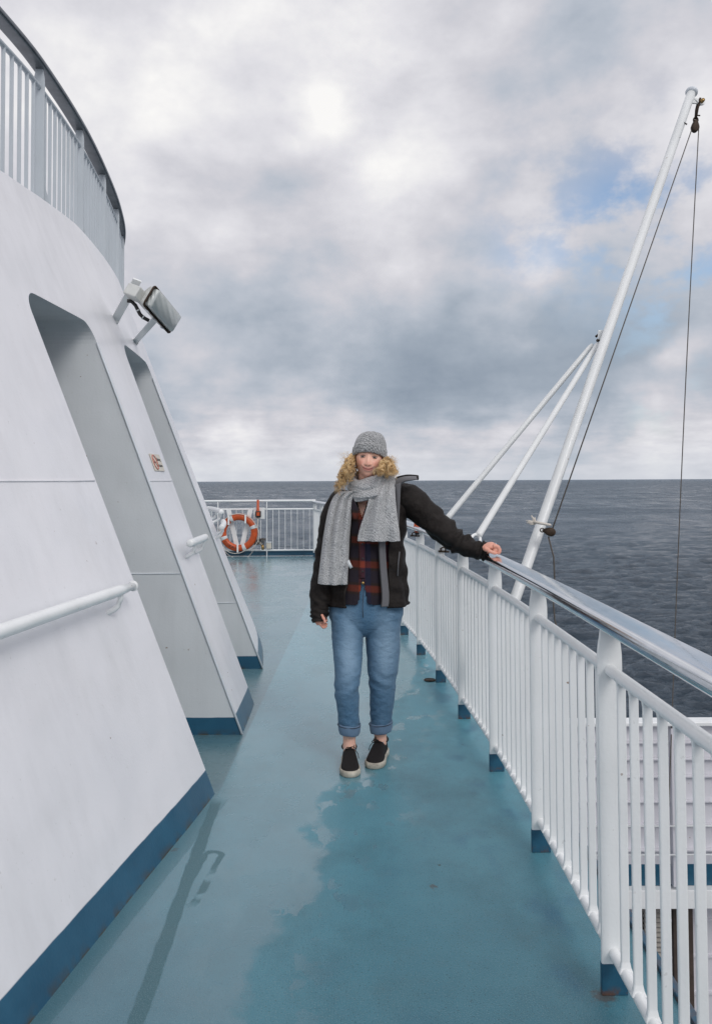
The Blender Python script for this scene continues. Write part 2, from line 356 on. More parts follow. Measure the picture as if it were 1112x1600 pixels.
# ------------------------------------------------------------------ mesh helpers
class MB:
    def __init__(s): s.v = []; s.f = []
    def add(s, vs, fs):
        o = len(s.v); s.v += [Vector(q) for q in vs]; s.f += [tuple(i + o for i in f) for f in fs]
    def box(s, c, h, R=None):
        c = Vector(c); R = R or Matrix.Identity(3)
        vs = [c + R @ Vector((sx * h[0], sy * h[1], sz * h[2])) for sx in (-1, 1) for sy in (-1, 1) for sz in (-1, 1)]
        s.add(vs, [(0, 1, 3, 2), (4, 6, 7, 5), (0, 4, 5, 1), (2, 3, 7, 6), (0, 2, 6, 4), (1, 5, 7, 3)])
    def rings(s, rs, closed=True, caps=True, loop=False):
        n = len(rs[0]); o = len(s.v)
        for r in rs: s.v += [Vector(q) for q in r]
        K = len(rs)
        for k in range(K if loop else K - 1):
            a = o + k * n; b_ = o + ((k + 1) % K) * n
            for i in range(n if closed else n - 1):
                j = (i + 1) % n
                s.f.append((a + i, a + j, b_ + j, b_ + i))
        if caps and closed and not loop:
            s.f.append(tuple(o + i for i in range(n))[::-1])
            s.f.append(tuple(o + (K - 1) * n + i for i in range(n)))
    def tube(s, pts, r, seg=10, caps=True, ref=None, loop=False, prof=None):
        pts = [Vector(p) for p in pts]; K = len(pts); rs = []
        ref = Vector(ref) if ref else None
        for k in range(K):
            if loop: t = pts[(k + 1) % K] - pts[k - 1]
            else: t = pts[min(k + 1, K - 1)] - pts[max(k - 1, 0)]
            if t.length < 1e-9: t = Vector((0, 0, 1))
            t.normalize()
            rf = ref or (Vector((0, 0, 1)) if abs(t.z) < .9 else Vector((0, 1, 0)))
            u = t.cross(rf)
            if u.length < 1e-6: u = t.cross(Vector((1, 0, 0)))
            u.normalize(); w = u.cross(t).normalized()
            rr = r[k] if isinstance(r, (list, tuple)) else r
            if prof: rs.append([pts[k] + u * a + w * c for a, c in prof])
            else: rs.append([pts[k] + (u * cos(2 * pi * i / seg) + w * sin(2 * pi * i / seg)) * rr for i in range(seg)])
        s.rings(rs, caps=caps, loop=loop)
    def build(s, name, mat, parent=None, smooth=True, bevel=0, sub=0, solid=0, remesh=0, smoothit=0, fixn=True):
        me = bpy.data.meshes.new(name)
        org = parent_origin(parent)
        me.from_pydata([tuple(v - org) for v in s.v], [], s.f); me.update()
        if fixn:
            bm = bmesh.new(); bm.from_mesh(me); bmesh.ops.recalc_face_normals(bm, faces=bm.faces); bm.to_mesh(me); bm.free()
        o = bpy.data.objects.new(name, me); COL.objects.link(o)
        if mat: me.materials.append(mat)
        if parent: o.parent = parent
        if smooth: me.polygons.foreach_set('use_smooth', [True] * len(me.polygons))
        if remesh or smoothit:
            if remesh:
                md = o.modifiers.new('r', 'REMESH'); md.mode = 'VOXEL'; md.voxel_size = remesh; md.use_smooth_shade = True
            if smoothit:
                md = o.modifiers.new('s', 'SMOOTH'); md.factor = .5; md.iterations = smoothit
            dg = bpy.context.evaluated_depsgraph_get(); dg.update()
            nm = bpy.data.meshes.new_from_object(o.evaluated_get(dg))
            o.modifiers.clear(); o.data = nm
            if mat and not nm.materials: nm.materials.append(mat)
            nm.polygons.foreach_set('use_smooth', [True] * len(nm.polygons))
        if solid:
            md = o.modifiers.new('solid', 'SOLIDIFY'); md.thickness = solid; md.offset = 0
        if bevel:
            md = o.modifiers.new('bevel', 'BEVEL'); md.width = bevel; md.segments = 2; md.limit_method = 'ANGLE'
            md.harden_normals = False
        if sub:
            md = o.modifiers.new('sub', 'SUBSURF'); md.levels = sub; md.render_levels = sub
        return o
def parent_origin(p):
    o = Vector((0, 0, 0))
    while p is not None:
        o = o + p.location; p = p.parent
    return o
def tag(o, label=None, cat=None, group=None, kind=None):
    if label: o['label'] = label
    if cat: o['category'] = cat
    if group: o['group'] = group
    if kind: o['kind'] = kind
    return o
def thing(name, loc, label, cat, group=None):
    o = bpy.data.objects.new(name, None); COL.objects.link(o); o.location = loc; o.empty_display_size = .1
    return tag(o, label, cat, group)
def copy_child(src, parent, wloc):
    c = src.copy(); COL.objects.link(c); c.parent = parent; c.location = Vector(wloc) - parent_origin(parent)
    return c
def box_at(name, c, h, mat, parent=None, R=None, bevel=0, smooth=False):
    b = MB(); b.box(c, h, R); return b.build(name, mat, parent, smooth=smooth, bevel=bevel)

def spline(knots, t):
    """Catmull-Rom through knots [(t, value-tuple)] at t"""
    n = len(knots)
    if t <= knots[0][0]: 
        k = 0
    elif t >= knots[-1][0]: k = n - 2
    else:
        k = max(i for i in range(n - 1) if knots[i][0] <= t)
    t0, p1 = knots[k]; t1, p2 = knots[k + 1]
    u = (t - t0) / (t1 - t0)
    def val(i): return knots[i][1]
    out = []
    for c in range(len(p1)):
        m1 = (p2[c] - (val(k - 1)[c] if k > 0 else p1[c])) / ((t1 - knots[k - 1][0]) if k > 0 else (t1 - t0)) * (t1 - t0)
        m2 = ((val(k + 2)[c] if k + 2 < n else p2[c]) - p1[c]) / (((knots[k + 2][0] if k + 2 < n else t1) - t0)) * (t1 - t0)
        u_ = min(max(u, 0), 1)
        h = (2 * u_**3 - 3 * u_**2 + 1) * p1[c] + (u_**3 - 2 * u_**2 + u_) * m1 + (-2 * u_**3 + 3 * u_**2) * p2[c] + (u_**3 - u_**2) * m2
        if u < 0: h += u * m1
        if u > 1: h += (u - 1) * m2
        out.append(h)
    return out

# ------------------------------------------------------------------ sea
SEA_Z = -18.0
def make_sea():
    rng = np.random.RandomState(3)
    rows, cols = 700, 1000
    H = CH - SEA_Z
    # rows evenly spaced in the angle below the horizon, so that near water is fine and far water coarse
    s = np.linspace(1.0, 0.0, rows)
    ypx = 1.0 * 2 + (620 - 2) * s ** 1.35
    dist = H / (ypx / 1244.0)
    ang = np.linspace(radians(-52), radians(52), cols)
    D, A = np.meshgrid(dist, ang, indexing='ij')
    X = D * np.sin(A); Y = D * np.cos(A)
    Z = np.zeros_like(X)
    gap = np.gradient(dist)[:, None] * np.ones_like(X)
    for i in range(110):
        L = 0.8 * (11.0 / 0.8) ** rng.rand()
        th = radians(100) + rng.randn() * .55
        k = 2 * pi / L; ph = rng.rand() * 2 * pi
        a = .0100 * L ** .60 * (0.5 + rng.rand())
        arg = k * (X * cos(th) + Y * sin(th)) + ph
        w = np.clip(L / (2.0 * np.abs(gap)) - .6, 0, 1)
        Z += a * (np.sin(arg) + .25 * np.sin(2 * arg + 1.2)) * w
    for i in range(60):
        L = 18.0 * (320.0 / 18.0) ** rng.rand()
        th = radians(95) + rng.randn() * .45
        k = 2 * pi / L; ph = rng.rand() * 2 * pi
        a = .0032 * L ** .82 * (0.5 + rng.rand())
        w = np.clip(L / (2.2 * np.abs(gap)) - .5, 0, 1) * np.clip((D - 120) / 400, 0.15, 1)
        Z += a * np.sin(k * (X * cos(th) + Y * sin(th)) + ph) * w
    # tie the sheet's last rows down to flat water
    Z *= np.clip((11000 - D) / 4000, 0, 1)
    verts = np.stack([X, Y, Z + SEA_Z], -1).reshape(-1, 3)
    idx = np.arange(rows * cols).reshape(rows, cols)
    f = np.stack([idx[:-1, :-1], idx[:-1, 1:], idx[1:, 1:], idx[1:, :-1]], -1).reshape(-1, 4)
    verts = verts.tolist(); f = f.tolist()
    # sheet out to the horizon and all round
    n0 = len(verts)
    ring = [(60000 * sin(a), 60000 * cos(a), SEA_Z) for a in np.linspace(-pi, pi, 65)]
    verts += [(0, 0, SEA_Z - 2.0)] + [(q[0], q[1], SEA_Z - 2.0) for q in ring]
    f += [(n0, n0 + 1 + i, n0 + 2 + i) for i in range(64)]
    me = bpy.data.meshes.new('sea'); me.from_pydata(verts, [], f); me.update()
    me.polygons.foreach_set('use_smooth', [True] * len(me.polygons))
    me.materials.append(M['sea'])
    o = bpy.data.objects.new('sea', me); COL.objects.link(o); tag(o, kind='structure')
    # make normals point up
    bm = bmesh.new(); bm.from_mesh(me)
    for q in bm.faces:
        if q.normal.z < 0: q.normal_flip()
    bm.to_mesh(me); bm.free()
make_sea()

# ------------------------------------------------------------------ right-hand rail line
RAIL = [(-.32, (.735,)), (.56, (.738,)), (1.45, (.738,)), (2.338, (.734,)), (3.216, (.727,)), (4.095, (.706,)), (4.988, (.662,)), (5.883, (.612,)),
        (6.807, (.542,)), (7.68, (.455,)), (8.55, (.365,)), (9.43, (.26,)), (10.3, (.14,)), (11.17, (-.01,)), (12.03, (-.155,)), (12.89, (-.31,)), (13.74, (-.47,)), (14.6, (-.635,)), (15.45, (-.80,))]
def railx(y): return spline(RAIL, y)[0]
def rail_tan(y):
    return Vector((railx(y + .05) - railx(y - .05), .1, 0)).normalized()

# ------------------------------------------------------------------ deck
def make_deck():
    b = MB()
    ys = [-4 + .5 * i for i in range(41)]
    edge = [(railx(max(y, -.3)) + .165, y) for y in ys if y < 15.6] + [(-.60, 15.95)]
    poly = [(e[0], e[1], 0) for e in edge] + [(-8, 15.95, 0), (-8, -4, 0)]
    n = len(poly)
    b.add(poly, [tuple(range(n))])
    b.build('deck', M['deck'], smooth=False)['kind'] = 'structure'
    # deck edge coaming and the ship's side below it
    c = MB()
    pts = [(e[0] + .012, e[1]) for e in edge]
    rs = []
    for (x, y) in pts: rs.append([(x - .012, y, -.30), (x - .012, y, .018), (x + .014, y, .018), (x + .014, y, -.30)])
    c.rings(rs); o = c.build('deck_edge', M['blue'], smooth=False, bevel=.003); tag(o, kind='structure')
    h = MB()
    poly = [Vector((e[0] - .02, e[1], -.02)) for e in edge] + [Vector((-8, 15.93, -.02)), Vector((-8, -4, -.02))]
    low = [Vector((q.x, q.y, SEA_Z - .5)) for q in poly]
    n = len(poly); h.add(poly + low, [(i, (i + 1) % n, n + (i + 1) % n, n + i) for i in range(n)])
    o = h.build('ship_hull', M['railgrey'], smooth=False); tag(o, kind='structure')
make_deck()

# ------------------------------------------------------------------ deckhouse
BASE = [(-1.5, (-1.38,)), (.3, (-1.17,)), (1.3, (-1.03,)), (2.22, (-.90,)), (3.0, (-.79,)), (3.82, (-.677,)), (4.25, (-.668,)), (4.7, (-.672,)), (5.28, (-.682,)), (5.8, (-.705,)), (6.33, (-.742,)),
        (6.72, (-.785,)), (7.2, (-.85,)), (7.78, (-.966,)), (8.5, (-1.18,)), (9.2, (-1.5,)), (10, (-2.0,)), (10.8, (-2.9,))]
TOP = [(-1.5, (-2.15,)), (.3, (-2.05,)), (1.3, (-1.99,)), (2.22, (-1.94,)), (3.0, (-1.90,)), (3.82, (-1.865,)), (4.25, (-1.855,)), (4.7, (-1.85,)), (5.28, (-1.86,)), (5.8, (-1.895,)), (6.33, (-1.955,)),
       (6.9, (-2.045,)), (7.4, (-2.17,)), (7.9, (-2.32,)), (8.5, (-2.55,)), (9.2, (-2.9,)), (10, (-3.4,)), (10.8, (-4.1,))]
def topz(y): return 3.10 + .10 * min(1, max(0, (y - 3.9) / 1.3))
def skin(y, z):
    zt = topz(y); t = z / zt
    xb, xt = spline(BASE, y)[0], spline(TOP, y)[0]
    return Vector((xb + (xt - xb) * t, y, z))
def skin_n(y, z):
    a = skin(y + .02, z) - skin(y - .02, z); c = skin(y, z + .02) - skin(y, z - .02)
    return a.cross(c).normalized()
def skin_hit(px, py):
    lo, hi = .5, 12.0
    def g(Y):
        p = at(px, py, Y); return p.x - skin(Y, min(max(p.z, 0), 3.2)).x
    Y = 1.0
    while Y < 10 and g(Y) > 0: Y += .02
    return at(px, py, Y)

OPEN = [(3.82, 4.70, 2.42), (5.34, 6.33, 2.42)]
def corner(op, near, r=.12, n=8):
    out = []
    for k in range(n + 1):
        a = pi / 2 * k / n
        y = (op[0] + r - r * cos(a)) if near else (op[1] - r + r * cos(a)); z = op[2] - r + r * sin(a)
        out.append(skin(y, z))
    return out
def make_deckhouse():
    root = thing('deckhouse', (-1.8, 5, 0), 'white sloping steel deckhouse with two tall recesses and a blue painted foot, beside the walkway', 'deckhouse')
    b = MB()
    ys = sorted(set([-1.5 + .25 * i for i in range(50)] + [o[0] for o in OPEN] + [o[1] for o in OPEN] + [o[0] + k for o in OPEN for k in (.12,)] + [o[1] - .12 for o in OPEN]))
    ys = [y for y in ys if y <= 10.8]
    zf = [0, .05, .112, .3, .6, .9, 1.2, 1.5, 1.8, 2.1, 2.30, 2.42]
    def inopen(y0, y1, z1):
        for a, c, h in OPEN:
            if y0 >= a - 1e-6 and y1 <= c + 1e-6 and z1 <= h + 1e-6:
                return (a, c, h)
        return None
    CR = .12
    for i in range(len(ys) - 1):
        y0, y1 = ys[i], ys[i + 1]
        zz0 = zf + [2.42 + (topz(y0) - 2.42) * k / 4 for k in (1, 2, 3, 4)]
        zz1 = zf + [2.42 + (topz(y1) - 2.42) * k / 4 for k in (1, 2, 3, 4)]
        for j in range(len(zz0) - 1):
            op = inopen(y0, y1, zz0[j + 1]) if j < len(zf) - 1 else None
            q = [skin(y0, zz0[j]), skin(y1, zz1[j]), skin(y1, zz1[j + 1]), skin(y0, zz0[j + 1])]
            if op:
                # the rounded top corners of the recess: fill the triangle
                if j == len(zf) - 2:
                    arc = corner(op, y0 - op[0] < .01)
                    if abs(y0 - op[0]) < 1e-6 or abs(y1 - op[1]) < 1e-6:
                        cp = q[3] if abs(y0 - op[0]) < 1e-6 else q[2]
                        for k in range(len(arc) - 1): b.add([cp, arc[k], arc[k + 1]], [(0, 1, 2)])
                continue
            b.add(q, [(0, 1, 2, 3)])
    # rim and top slab
    ry = [y for y in ys]
    for i in range(len(ry) - 1):
        y0, y1 = ry[i], ry[i + 1]
        a, c = skin(y0, topz(y0)), skin(y1, topz(y1))
        b.add([a, c, c + Vector((-.06, 0, .0)), a + Vector((-.06, 0, .0))], [(0, 1, 2, 3)])
        b.add([a + Vector((-.06, 0, 0)), c + Vector((-.06, 0, 0)), c + Vector((-.06, 0, -.06)), a + Vector((-.06, 0, -.06))], [(0, 1, 2, 3)])
        b.add([a + Vector((-.06, 0, -.06)), c + Vector((-.06, 0, -.06)), Vector((-8, y1, topz(y1) - .06)), Vector((-8, y0, topz(y0) - .06))], [(0, 1, 2, 3)])
    bm_skin = b
    w = b.build('wall', M['wall'], root, smooth=True, fixn=False)
    # weld and fix
    bm = bmesh.new(); bm.from_mesh(w.data); bmesh.ops.remove_doubles(bm, verts=bm.verts, dist=.0008); bmesh.ops.recalc_face_normals(bm, faces=bm.faces); bm.to_mesh(w.data); bm.free()
    md = w.modifiers.new('edge', 'EDGE_SPLIT'); md.split_angle = radians(50)
    tag(w, 'white sloping outer wall with blue foot band')
    DEP = 1.3
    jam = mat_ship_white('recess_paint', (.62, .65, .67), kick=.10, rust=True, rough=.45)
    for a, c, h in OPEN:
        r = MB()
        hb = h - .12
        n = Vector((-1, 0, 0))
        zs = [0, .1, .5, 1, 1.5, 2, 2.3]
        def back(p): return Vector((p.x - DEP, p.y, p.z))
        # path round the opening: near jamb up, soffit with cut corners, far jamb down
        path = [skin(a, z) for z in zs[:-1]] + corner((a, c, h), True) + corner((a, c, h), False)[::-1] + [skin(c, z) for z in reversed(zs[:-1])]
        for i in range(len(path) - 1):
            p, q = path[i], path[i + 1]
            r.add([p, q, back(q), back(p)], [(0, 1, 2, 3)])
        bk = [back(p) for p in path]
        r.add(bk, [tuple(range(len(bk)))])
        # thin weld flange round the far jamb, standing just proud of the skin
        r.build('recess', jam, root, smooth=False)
        f = MB()
        pp = [skin(c, .004 + z * (hb) / 12) + Vector((.001, -.004, 0)) for z in range(13)]
        f.tube(pp, .007, 6); f.build('weld_bead', M['railgrey'], root)
    # horizontal weld seams
    s = MB()
    for (y0, y1, z) in ((-1, 3.80, 1.485), (4.72, 5.32, 1.485)):
        ps = [skin(y0 + (y1 - y0) * k / 20, z) + skin_n(y0 + (y1 - y0) * k / 20, z) * .0005 for k in range(21)]
        s.tube(ps, .0045, 6)
    s.build('weld_seam', M['wall'], root)
    for a, c, h in OPEN:
        t = MB(); x0 = skin(c, .0).x
        z = .94 if a < 4.5 else .52
        t.tube([Vector((skin(c, z).x - .01, c - .0015, z)), Vector((skin(c, z).x - 1.2, c - .0015, z))], .004, 6)
        t.build('weld_seam', M['railgrey'], root)
    # fairing chip: a small rust spot patch
    return root
make_deckhouse()

# ------------------------------------------------------------------ profiles
def rrect(w, h, r, seg=5):
    out = []
    for cx, cy, a0 in ((w - r, h - r, 0), (-w + r, h - r, 90), (-w + r, -h + r, 180), (w - r, -h + r, 270)):
        for k in range(seg + 1):
            a = radians(a0 + 90 * k / seg); out.append((cx + r * cos(a), cy + r * sin(a)))
    return out
HAND = [(a * (1.0), c) for a, c in rrect(.052, .022, .019, 6)]

def post_mesh(mb, base, tan, ztop=1.05, zmid=.936, w=.036, th=.007, z0=.0):
    """flat steel post with rounded shoulders, its face across the rail line"""
    nrm = Vector((tan.y, -tan.x, 0))
    prof = [(z0, w), (z0 + .3, w), (zmid - .03, w), (zmid + .012, w), (zmid + .035, w * .985), (zmid + .06, w * .92), (zmid + .085, w * .80), (ztop, w * .70)]
    rs = []
    for z, ww in prof:
        c = Vector((base[0], base[1], z + (base[2] if len(base) > 2 else 0)))
        ring = []
        for a, q in rrect(ww, th, .004, 2): ring.append(c + nrm * a + tan * q)
        rs.append(ring)
    mb.rings(rs)

def railing(name, pts_posts, curve, dcurve, label, zoff=0.0, handmat=None, mat=None, white_hand=False, group=None, nper=8, feet=True, baluster_limit=100, endcap=None, y0=None, y1=None, gusset=0):
    """pts_posts: list of parameter values; curve(t)->(x,y)"""
    mat = mat or M['white']; handmat = handmat or M['chrome']
    p0 = curve(pts_posts[len(pts_posts) // 2])
    root = thing(name, (p0[0], p0[1], zoff), label, 'railing', group)
    t0 = pts_posts[0] if y0 is None else y0; t1 = pts_posts[-1] if y1 is None else y1
    N = 120
    ts = [t0 + (t1 - t0) * k / N for k in range(N + 1)]
    def P(t, z): x, y = curve(t); return Vector((x, y, z + zoff))
    h = MB()
    if white_hand: h.tube([P(t, 1.09) for t in ts], .022, 12)
    else: h.tube([P(t, 1.07) for t in ts], 0, prof=HAND)
    h.build('handrail', mat if white_hand else handmat, root)
    md_ = MB(); md_.tube([P(t, .925) for t in ts], .0175, 12); md_.build('mid_rail', mat, root)
    lo = MB(); lo.tube([P(t, .118) for t in ts], .0165, 12); lo.build('bottom_rail', mat, root)
    for t in pts_posts:
        c = curve(t); tn = dcurve(t)
        m_ = MB(); post_mesh(m_, (c[0], c[1], zoff), tn, 1.055 if not white_hand else 1.075, z0=.088 if feet else 0)
        po = m_.build('post', mat, root, smooth=True)
        e = po.modifiers.new('edge', 'EDGE_SPLIT'); e.split_angle = radians(40)
        if feet:
            nrm = Vector((tn.y, -tn.x, 0)); R = Matrix((nrm, tn, Vector((0, 0, 1)))).transposed()
            box_at('foot', (c[0], c[1], zoff + .0445), (.0375, .0085, .0445), M['blue'], po, R, .002)
        if gusset:
            nrm = Vector((tn.y, -tn.x, 0)); g = MB()
            a = Vector((c[0], c[1], zoff)) + tn * .0075
            q = [a + nrm * -.03 + Vector((0, 0, .02)), a + nrm * gusset + Vector((0, 0, .02)), a + nrm * -.03 + Vector((0, 0, .55))]
            g.add(q + [k + tn * .006 for k in q], [(0, 1, 2), (3, 5, 4), (0, 3, 4, 1), (1, 4, 5, 2), (2, 5, 3, 0)])
            g.build('brace_plate', mat, root, smooth=False)
    # balusters: flat bars, welded top and bottom
    bt = []
    for i in range(len(pts_posts) - 1):
        a, c = pts_posts[i], pts_posts[i + 1]
        for k in range(1, nper + 1): bt.append(a + (c - a) * k / (nper + 1))
    if y0 is not None and y0 < pts_posts[0]:
        st = (pts_posts[1] - pts_posts[0]) / (nper + 1); t = pts_posts[0] - st; 
        while t > y0: bt.append(t); t -= st
    bt.sort(key=lambda t: (Vector((*curve(t), 0))).length)
    def bar(mb, t, cx=None):
        x, y = curve(t) ; tn = dcurve(t); nrm = Vector((tn.y, -tn.x, 0))
        if cx is not None: x, y = cx
        rs = []
        for z, w, th in ((.122, .020, .013), (.134, .0155, .008), (.15, .0125, .0055), (.90, .0125, .0055), (.915, .0145, .008)):
            rs.append([Vector((x, y, z + zoff)) + nrm * a + tn * q for a, q in rrect(w, th, .004, 2)])
        mb.rings(rs)
    protos = {}
    rest = MB(); nrest = 0
    for i, t in enumerate(bt):
        if i >= baluster_limit:
            bar(rest, t); nrest += 1; continue
        tn = dcurve(t); key = round(atan2(tn.x, tn.y) / radians(3))
        x, y = curve(t)
        if key not in protos:
            m_ = MB(); bar(m_, t, (0, 0))
            # local mesh: origin at the bar's own foot
            me = bpy.data.meshes.new('baluster'); me.from_pydata([tuple(v - Vector((0, 0, zoff))) for v in m_.v], [], m_.f)
            me.materials.append(mat); me.update()
            bm = bmesh.new(); bm.from_mesh(me); bmesh.ops.recalc_face_normals(bm, faces=bm.faces); bm.to_mesh(me); bm.free()
            o = bpy.data.objects.new('baluster', me); COL.objects.link(o); o.parent = root
            o.location = Vector((x, y, zoff)) - parent_origin(root)
            protos[key] = o
        else:
            copy_child(protos[key], root, (x, y, zoff))
    if nrest:
        tag(rest.build('baluster', mat, root, smooth=False), kind='stuff')
    return root

ypost = [k[0] for k in RAIL if k[0] >= 1.4]
rr_root = railing('side_railing', ypost, lambda y: (railx(y), y), rail_tan, 'long white railing with a polished steel handrail curving along the sea side of the deck', y0=.7, baluster_limit=99)

# far railing at the end of the deck
FY = 15.72
def farc(t): return (t, FY)
fposts = [-.80 - .96 * k for k in range(6)]
fr = railing('end_railing', fposts, farc, lambda t: Vector((1, 0, 0)), 'low white railing across the far end of the deck, carrying the orange lifebuoy', white_hand=True, nper=7, feet=False)
kick = box_at('kick_plate', (-3.2, FY + .05, .055), (2.42, .006, .05), M['blue'], fr, bevel=.002)

# upper railing
UP = [(3.0, (-2.28,)), (4.0, (-2.16,)), (4.63, (-2.10,)), (5.13, (-2.082,)), (6.09, (-2.135,)), (7.03, (-2.25,)), (7.93, (-2.40,)), (8.85, (-2.62,)), (9.7, (-2.95,)), (10.4, (-3.4,))]
upx = lambda y: spline(UP, y)[0]
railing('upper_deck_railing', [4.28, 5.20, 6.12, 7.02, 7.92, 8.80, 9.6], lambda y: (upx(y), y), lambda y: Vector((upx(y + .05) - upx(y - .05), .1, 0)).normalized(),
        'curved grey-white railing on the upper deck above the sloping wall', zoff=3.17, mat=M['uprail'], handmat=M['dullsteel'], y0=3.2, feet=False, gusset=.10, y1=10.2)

# ------------------------------------------------------------------ grab rails on the deckhouse
def grab_rail(y0, y1, z0, z1, label, brs, off=.085, r=.0245, bend=0):
    c = skin((y0 + y1) / 2, (z0 + z1) / 2)
    root = thing('grab_rail', tuple(c), label, 'handrail', 'grab rails on the deckhouse wall')
    def P(t, o=off):
        y = y0 + (y1 - y0) * t; z = z0 + (z1 - z0) * t
        n = skin_n(y, z); n = n if n.x > 0 else -n
        return skin(y, z) + n * o, n
    b = MB(); K = 16
    pts = [P(k / K)[0] for k in range(K + 1)]
    b.tube(pts, [r * .6] + [r] * (K - 1) + [r * .6], 14)
    # rounded ends
    d0 = (pts[0] - pts[1]).normalized(); d1 = (pts[-1] - pts[-2]).normalized()
    b.tube([pts[0], pts[0] + d0 * .006, pts[0] + d0 * .010], [r, r * .9, r * .4], 14)
    b.tube([pts[-1], pts[-1] + d1 * .006, pts[-1] + d1 * .010], [r, r * .9, r * .4], 14)
    b.build('rail_bar', M['white'], root)
    for t in brs:
        p, n = P(t); w, _ = P(t, .0)
        dn = Vector((0, 0, -1))
        w2 = w + dn * .075
        g = MB()
        g.tube([p, p + dn * .04 , p + dn * .062 - n * .012, p + dn * .072 - n * .03, w2 + n * .03, w2 - n * .04], .0125, 10)
        g.tube([w2 + n * .010 - Vector((.03, 0, 0)) * 0, w2 - n * .02], .022, 12)
        g.build('bracket', M['white'], root)
grab_rail(1.1, 3.58, .985, .985, 'long white grab rail on the nearest part of the sloping wall', [.06, .56, .945])
grab_rail(4.78, 5.27, 1.08, 1.08, 'short white grab rail on the wall strip between the two recesses', [.28, .90])
grab_rail(6.42, 7.25, 1.08, 1.08, 'white grab rail on the wall just beyond the second recess, in front of the lifebuoy', [.15, .80])
grab_rail(7.55, 8.5, 1.15, 1.15, 'farthest white grab rail showing past the edge of the deckhouse wall', [.1, .5, .9], off=.11)

# ------------------------------------------------------------------ text
def text_mesh(body, size, name, mat, parent, loc, R, ext=.0006, align='LEFT'):
    cu = bpy.data.curves.new(name, 'FONT'); cu.body = body; cu.size = size; cu.extrude = ext; cu.align_x = align; cu.align_y = 'CENTER'
    o = bpy.data.objects.new(name, cu); COL.objects.link(o)
    dg = bpy.context.evaluated_depsgraph_get(); dg.update()
    me = bpy.data.meshes.new_from_object(o.evaluated_get(dg)); bpy.data.objects.remove(o)
    me.materials.clear(); me.materials.append(mat)
    o = bpy.data.objects.new(name, me); COL.objects.link(o); o.parent = parent
    mm = R.to_4x4(); mm.translation = Vector(loc) - parent_origin(parent)
    o.matrix_local = mm
    return o

# ------------------------------------------------------------------ smoking sign
def sign():
    A, B, C, D = [skin_hit(*q) for q in ((233, 710), (248, 710), (254, 736), (240, 737))]
    ctr = (A + B + C + D) / 4
    n = skin_n(ctr.y, ctr.z); n = n if n.x > 0 else -n
    ux = Vector((0, 1, 0)); ux = (ux - n * ux.dot(n)).normalized(); uz = n.cross(ux); uz = uz if uz.z > 0 else -uz
    R = Matrix((ux, uz, n)).transposed()
    ctr = skin(ctr.y, ctr.z)
    w, h = abs((C - D).dot(ux)) / 2 * 1.02, abs((A - D).dot(uz)) / 2
    root = thing('no_smoking_sign', tuple(ctr), 'small cream no smoking sign with a red ring on the wall strip between the recesses', 'sign')
    box_at('sign_plate', ctr + n * .004, (w, h, .002), M['cream'], root, R, .001)
    red = mat_plain('sign_red', (.48, .16, .12), .4); ink = mat_plain('sign_ink', (.03, .03, .03), .5)
    g = MB(); cc = ctr - ux * w * .48 + n * .0066; rr_ = min(w * .42, h * .82)
    g.tube([cc + ux * cos(a) * rr_ + uz * sin(a) * rr_ for a in [2 * pi * k / 32 for k in range(32)]], rr_ * .10, 6, loop=True)
    g.tube([cc + ux * cos(2.35) * rr_ + uz * sin(2.35) * rr_, cc - ux * cos(2.35) * rr_ - uz * sin(2.35) * rr_], rr_ * .07, 6)
    g.build('prohibition_ring', red, root)
    box_at('cigarette_symbol', cc + n * -.0003, (rr_ * .55, rr_ * .10, .0006), ink, root, R)
    text_mesh('Rökning', h * .52, 'lettering', ink, root, ctr - ux * w * .0 + uz * h * .36 + n * .0063, R)
    text_mesh('förbjuden', h * .46, 'lettering', ink, root, ctr - ux * w * .0 - uz * h * .36 + n * .0063, R)
sign()

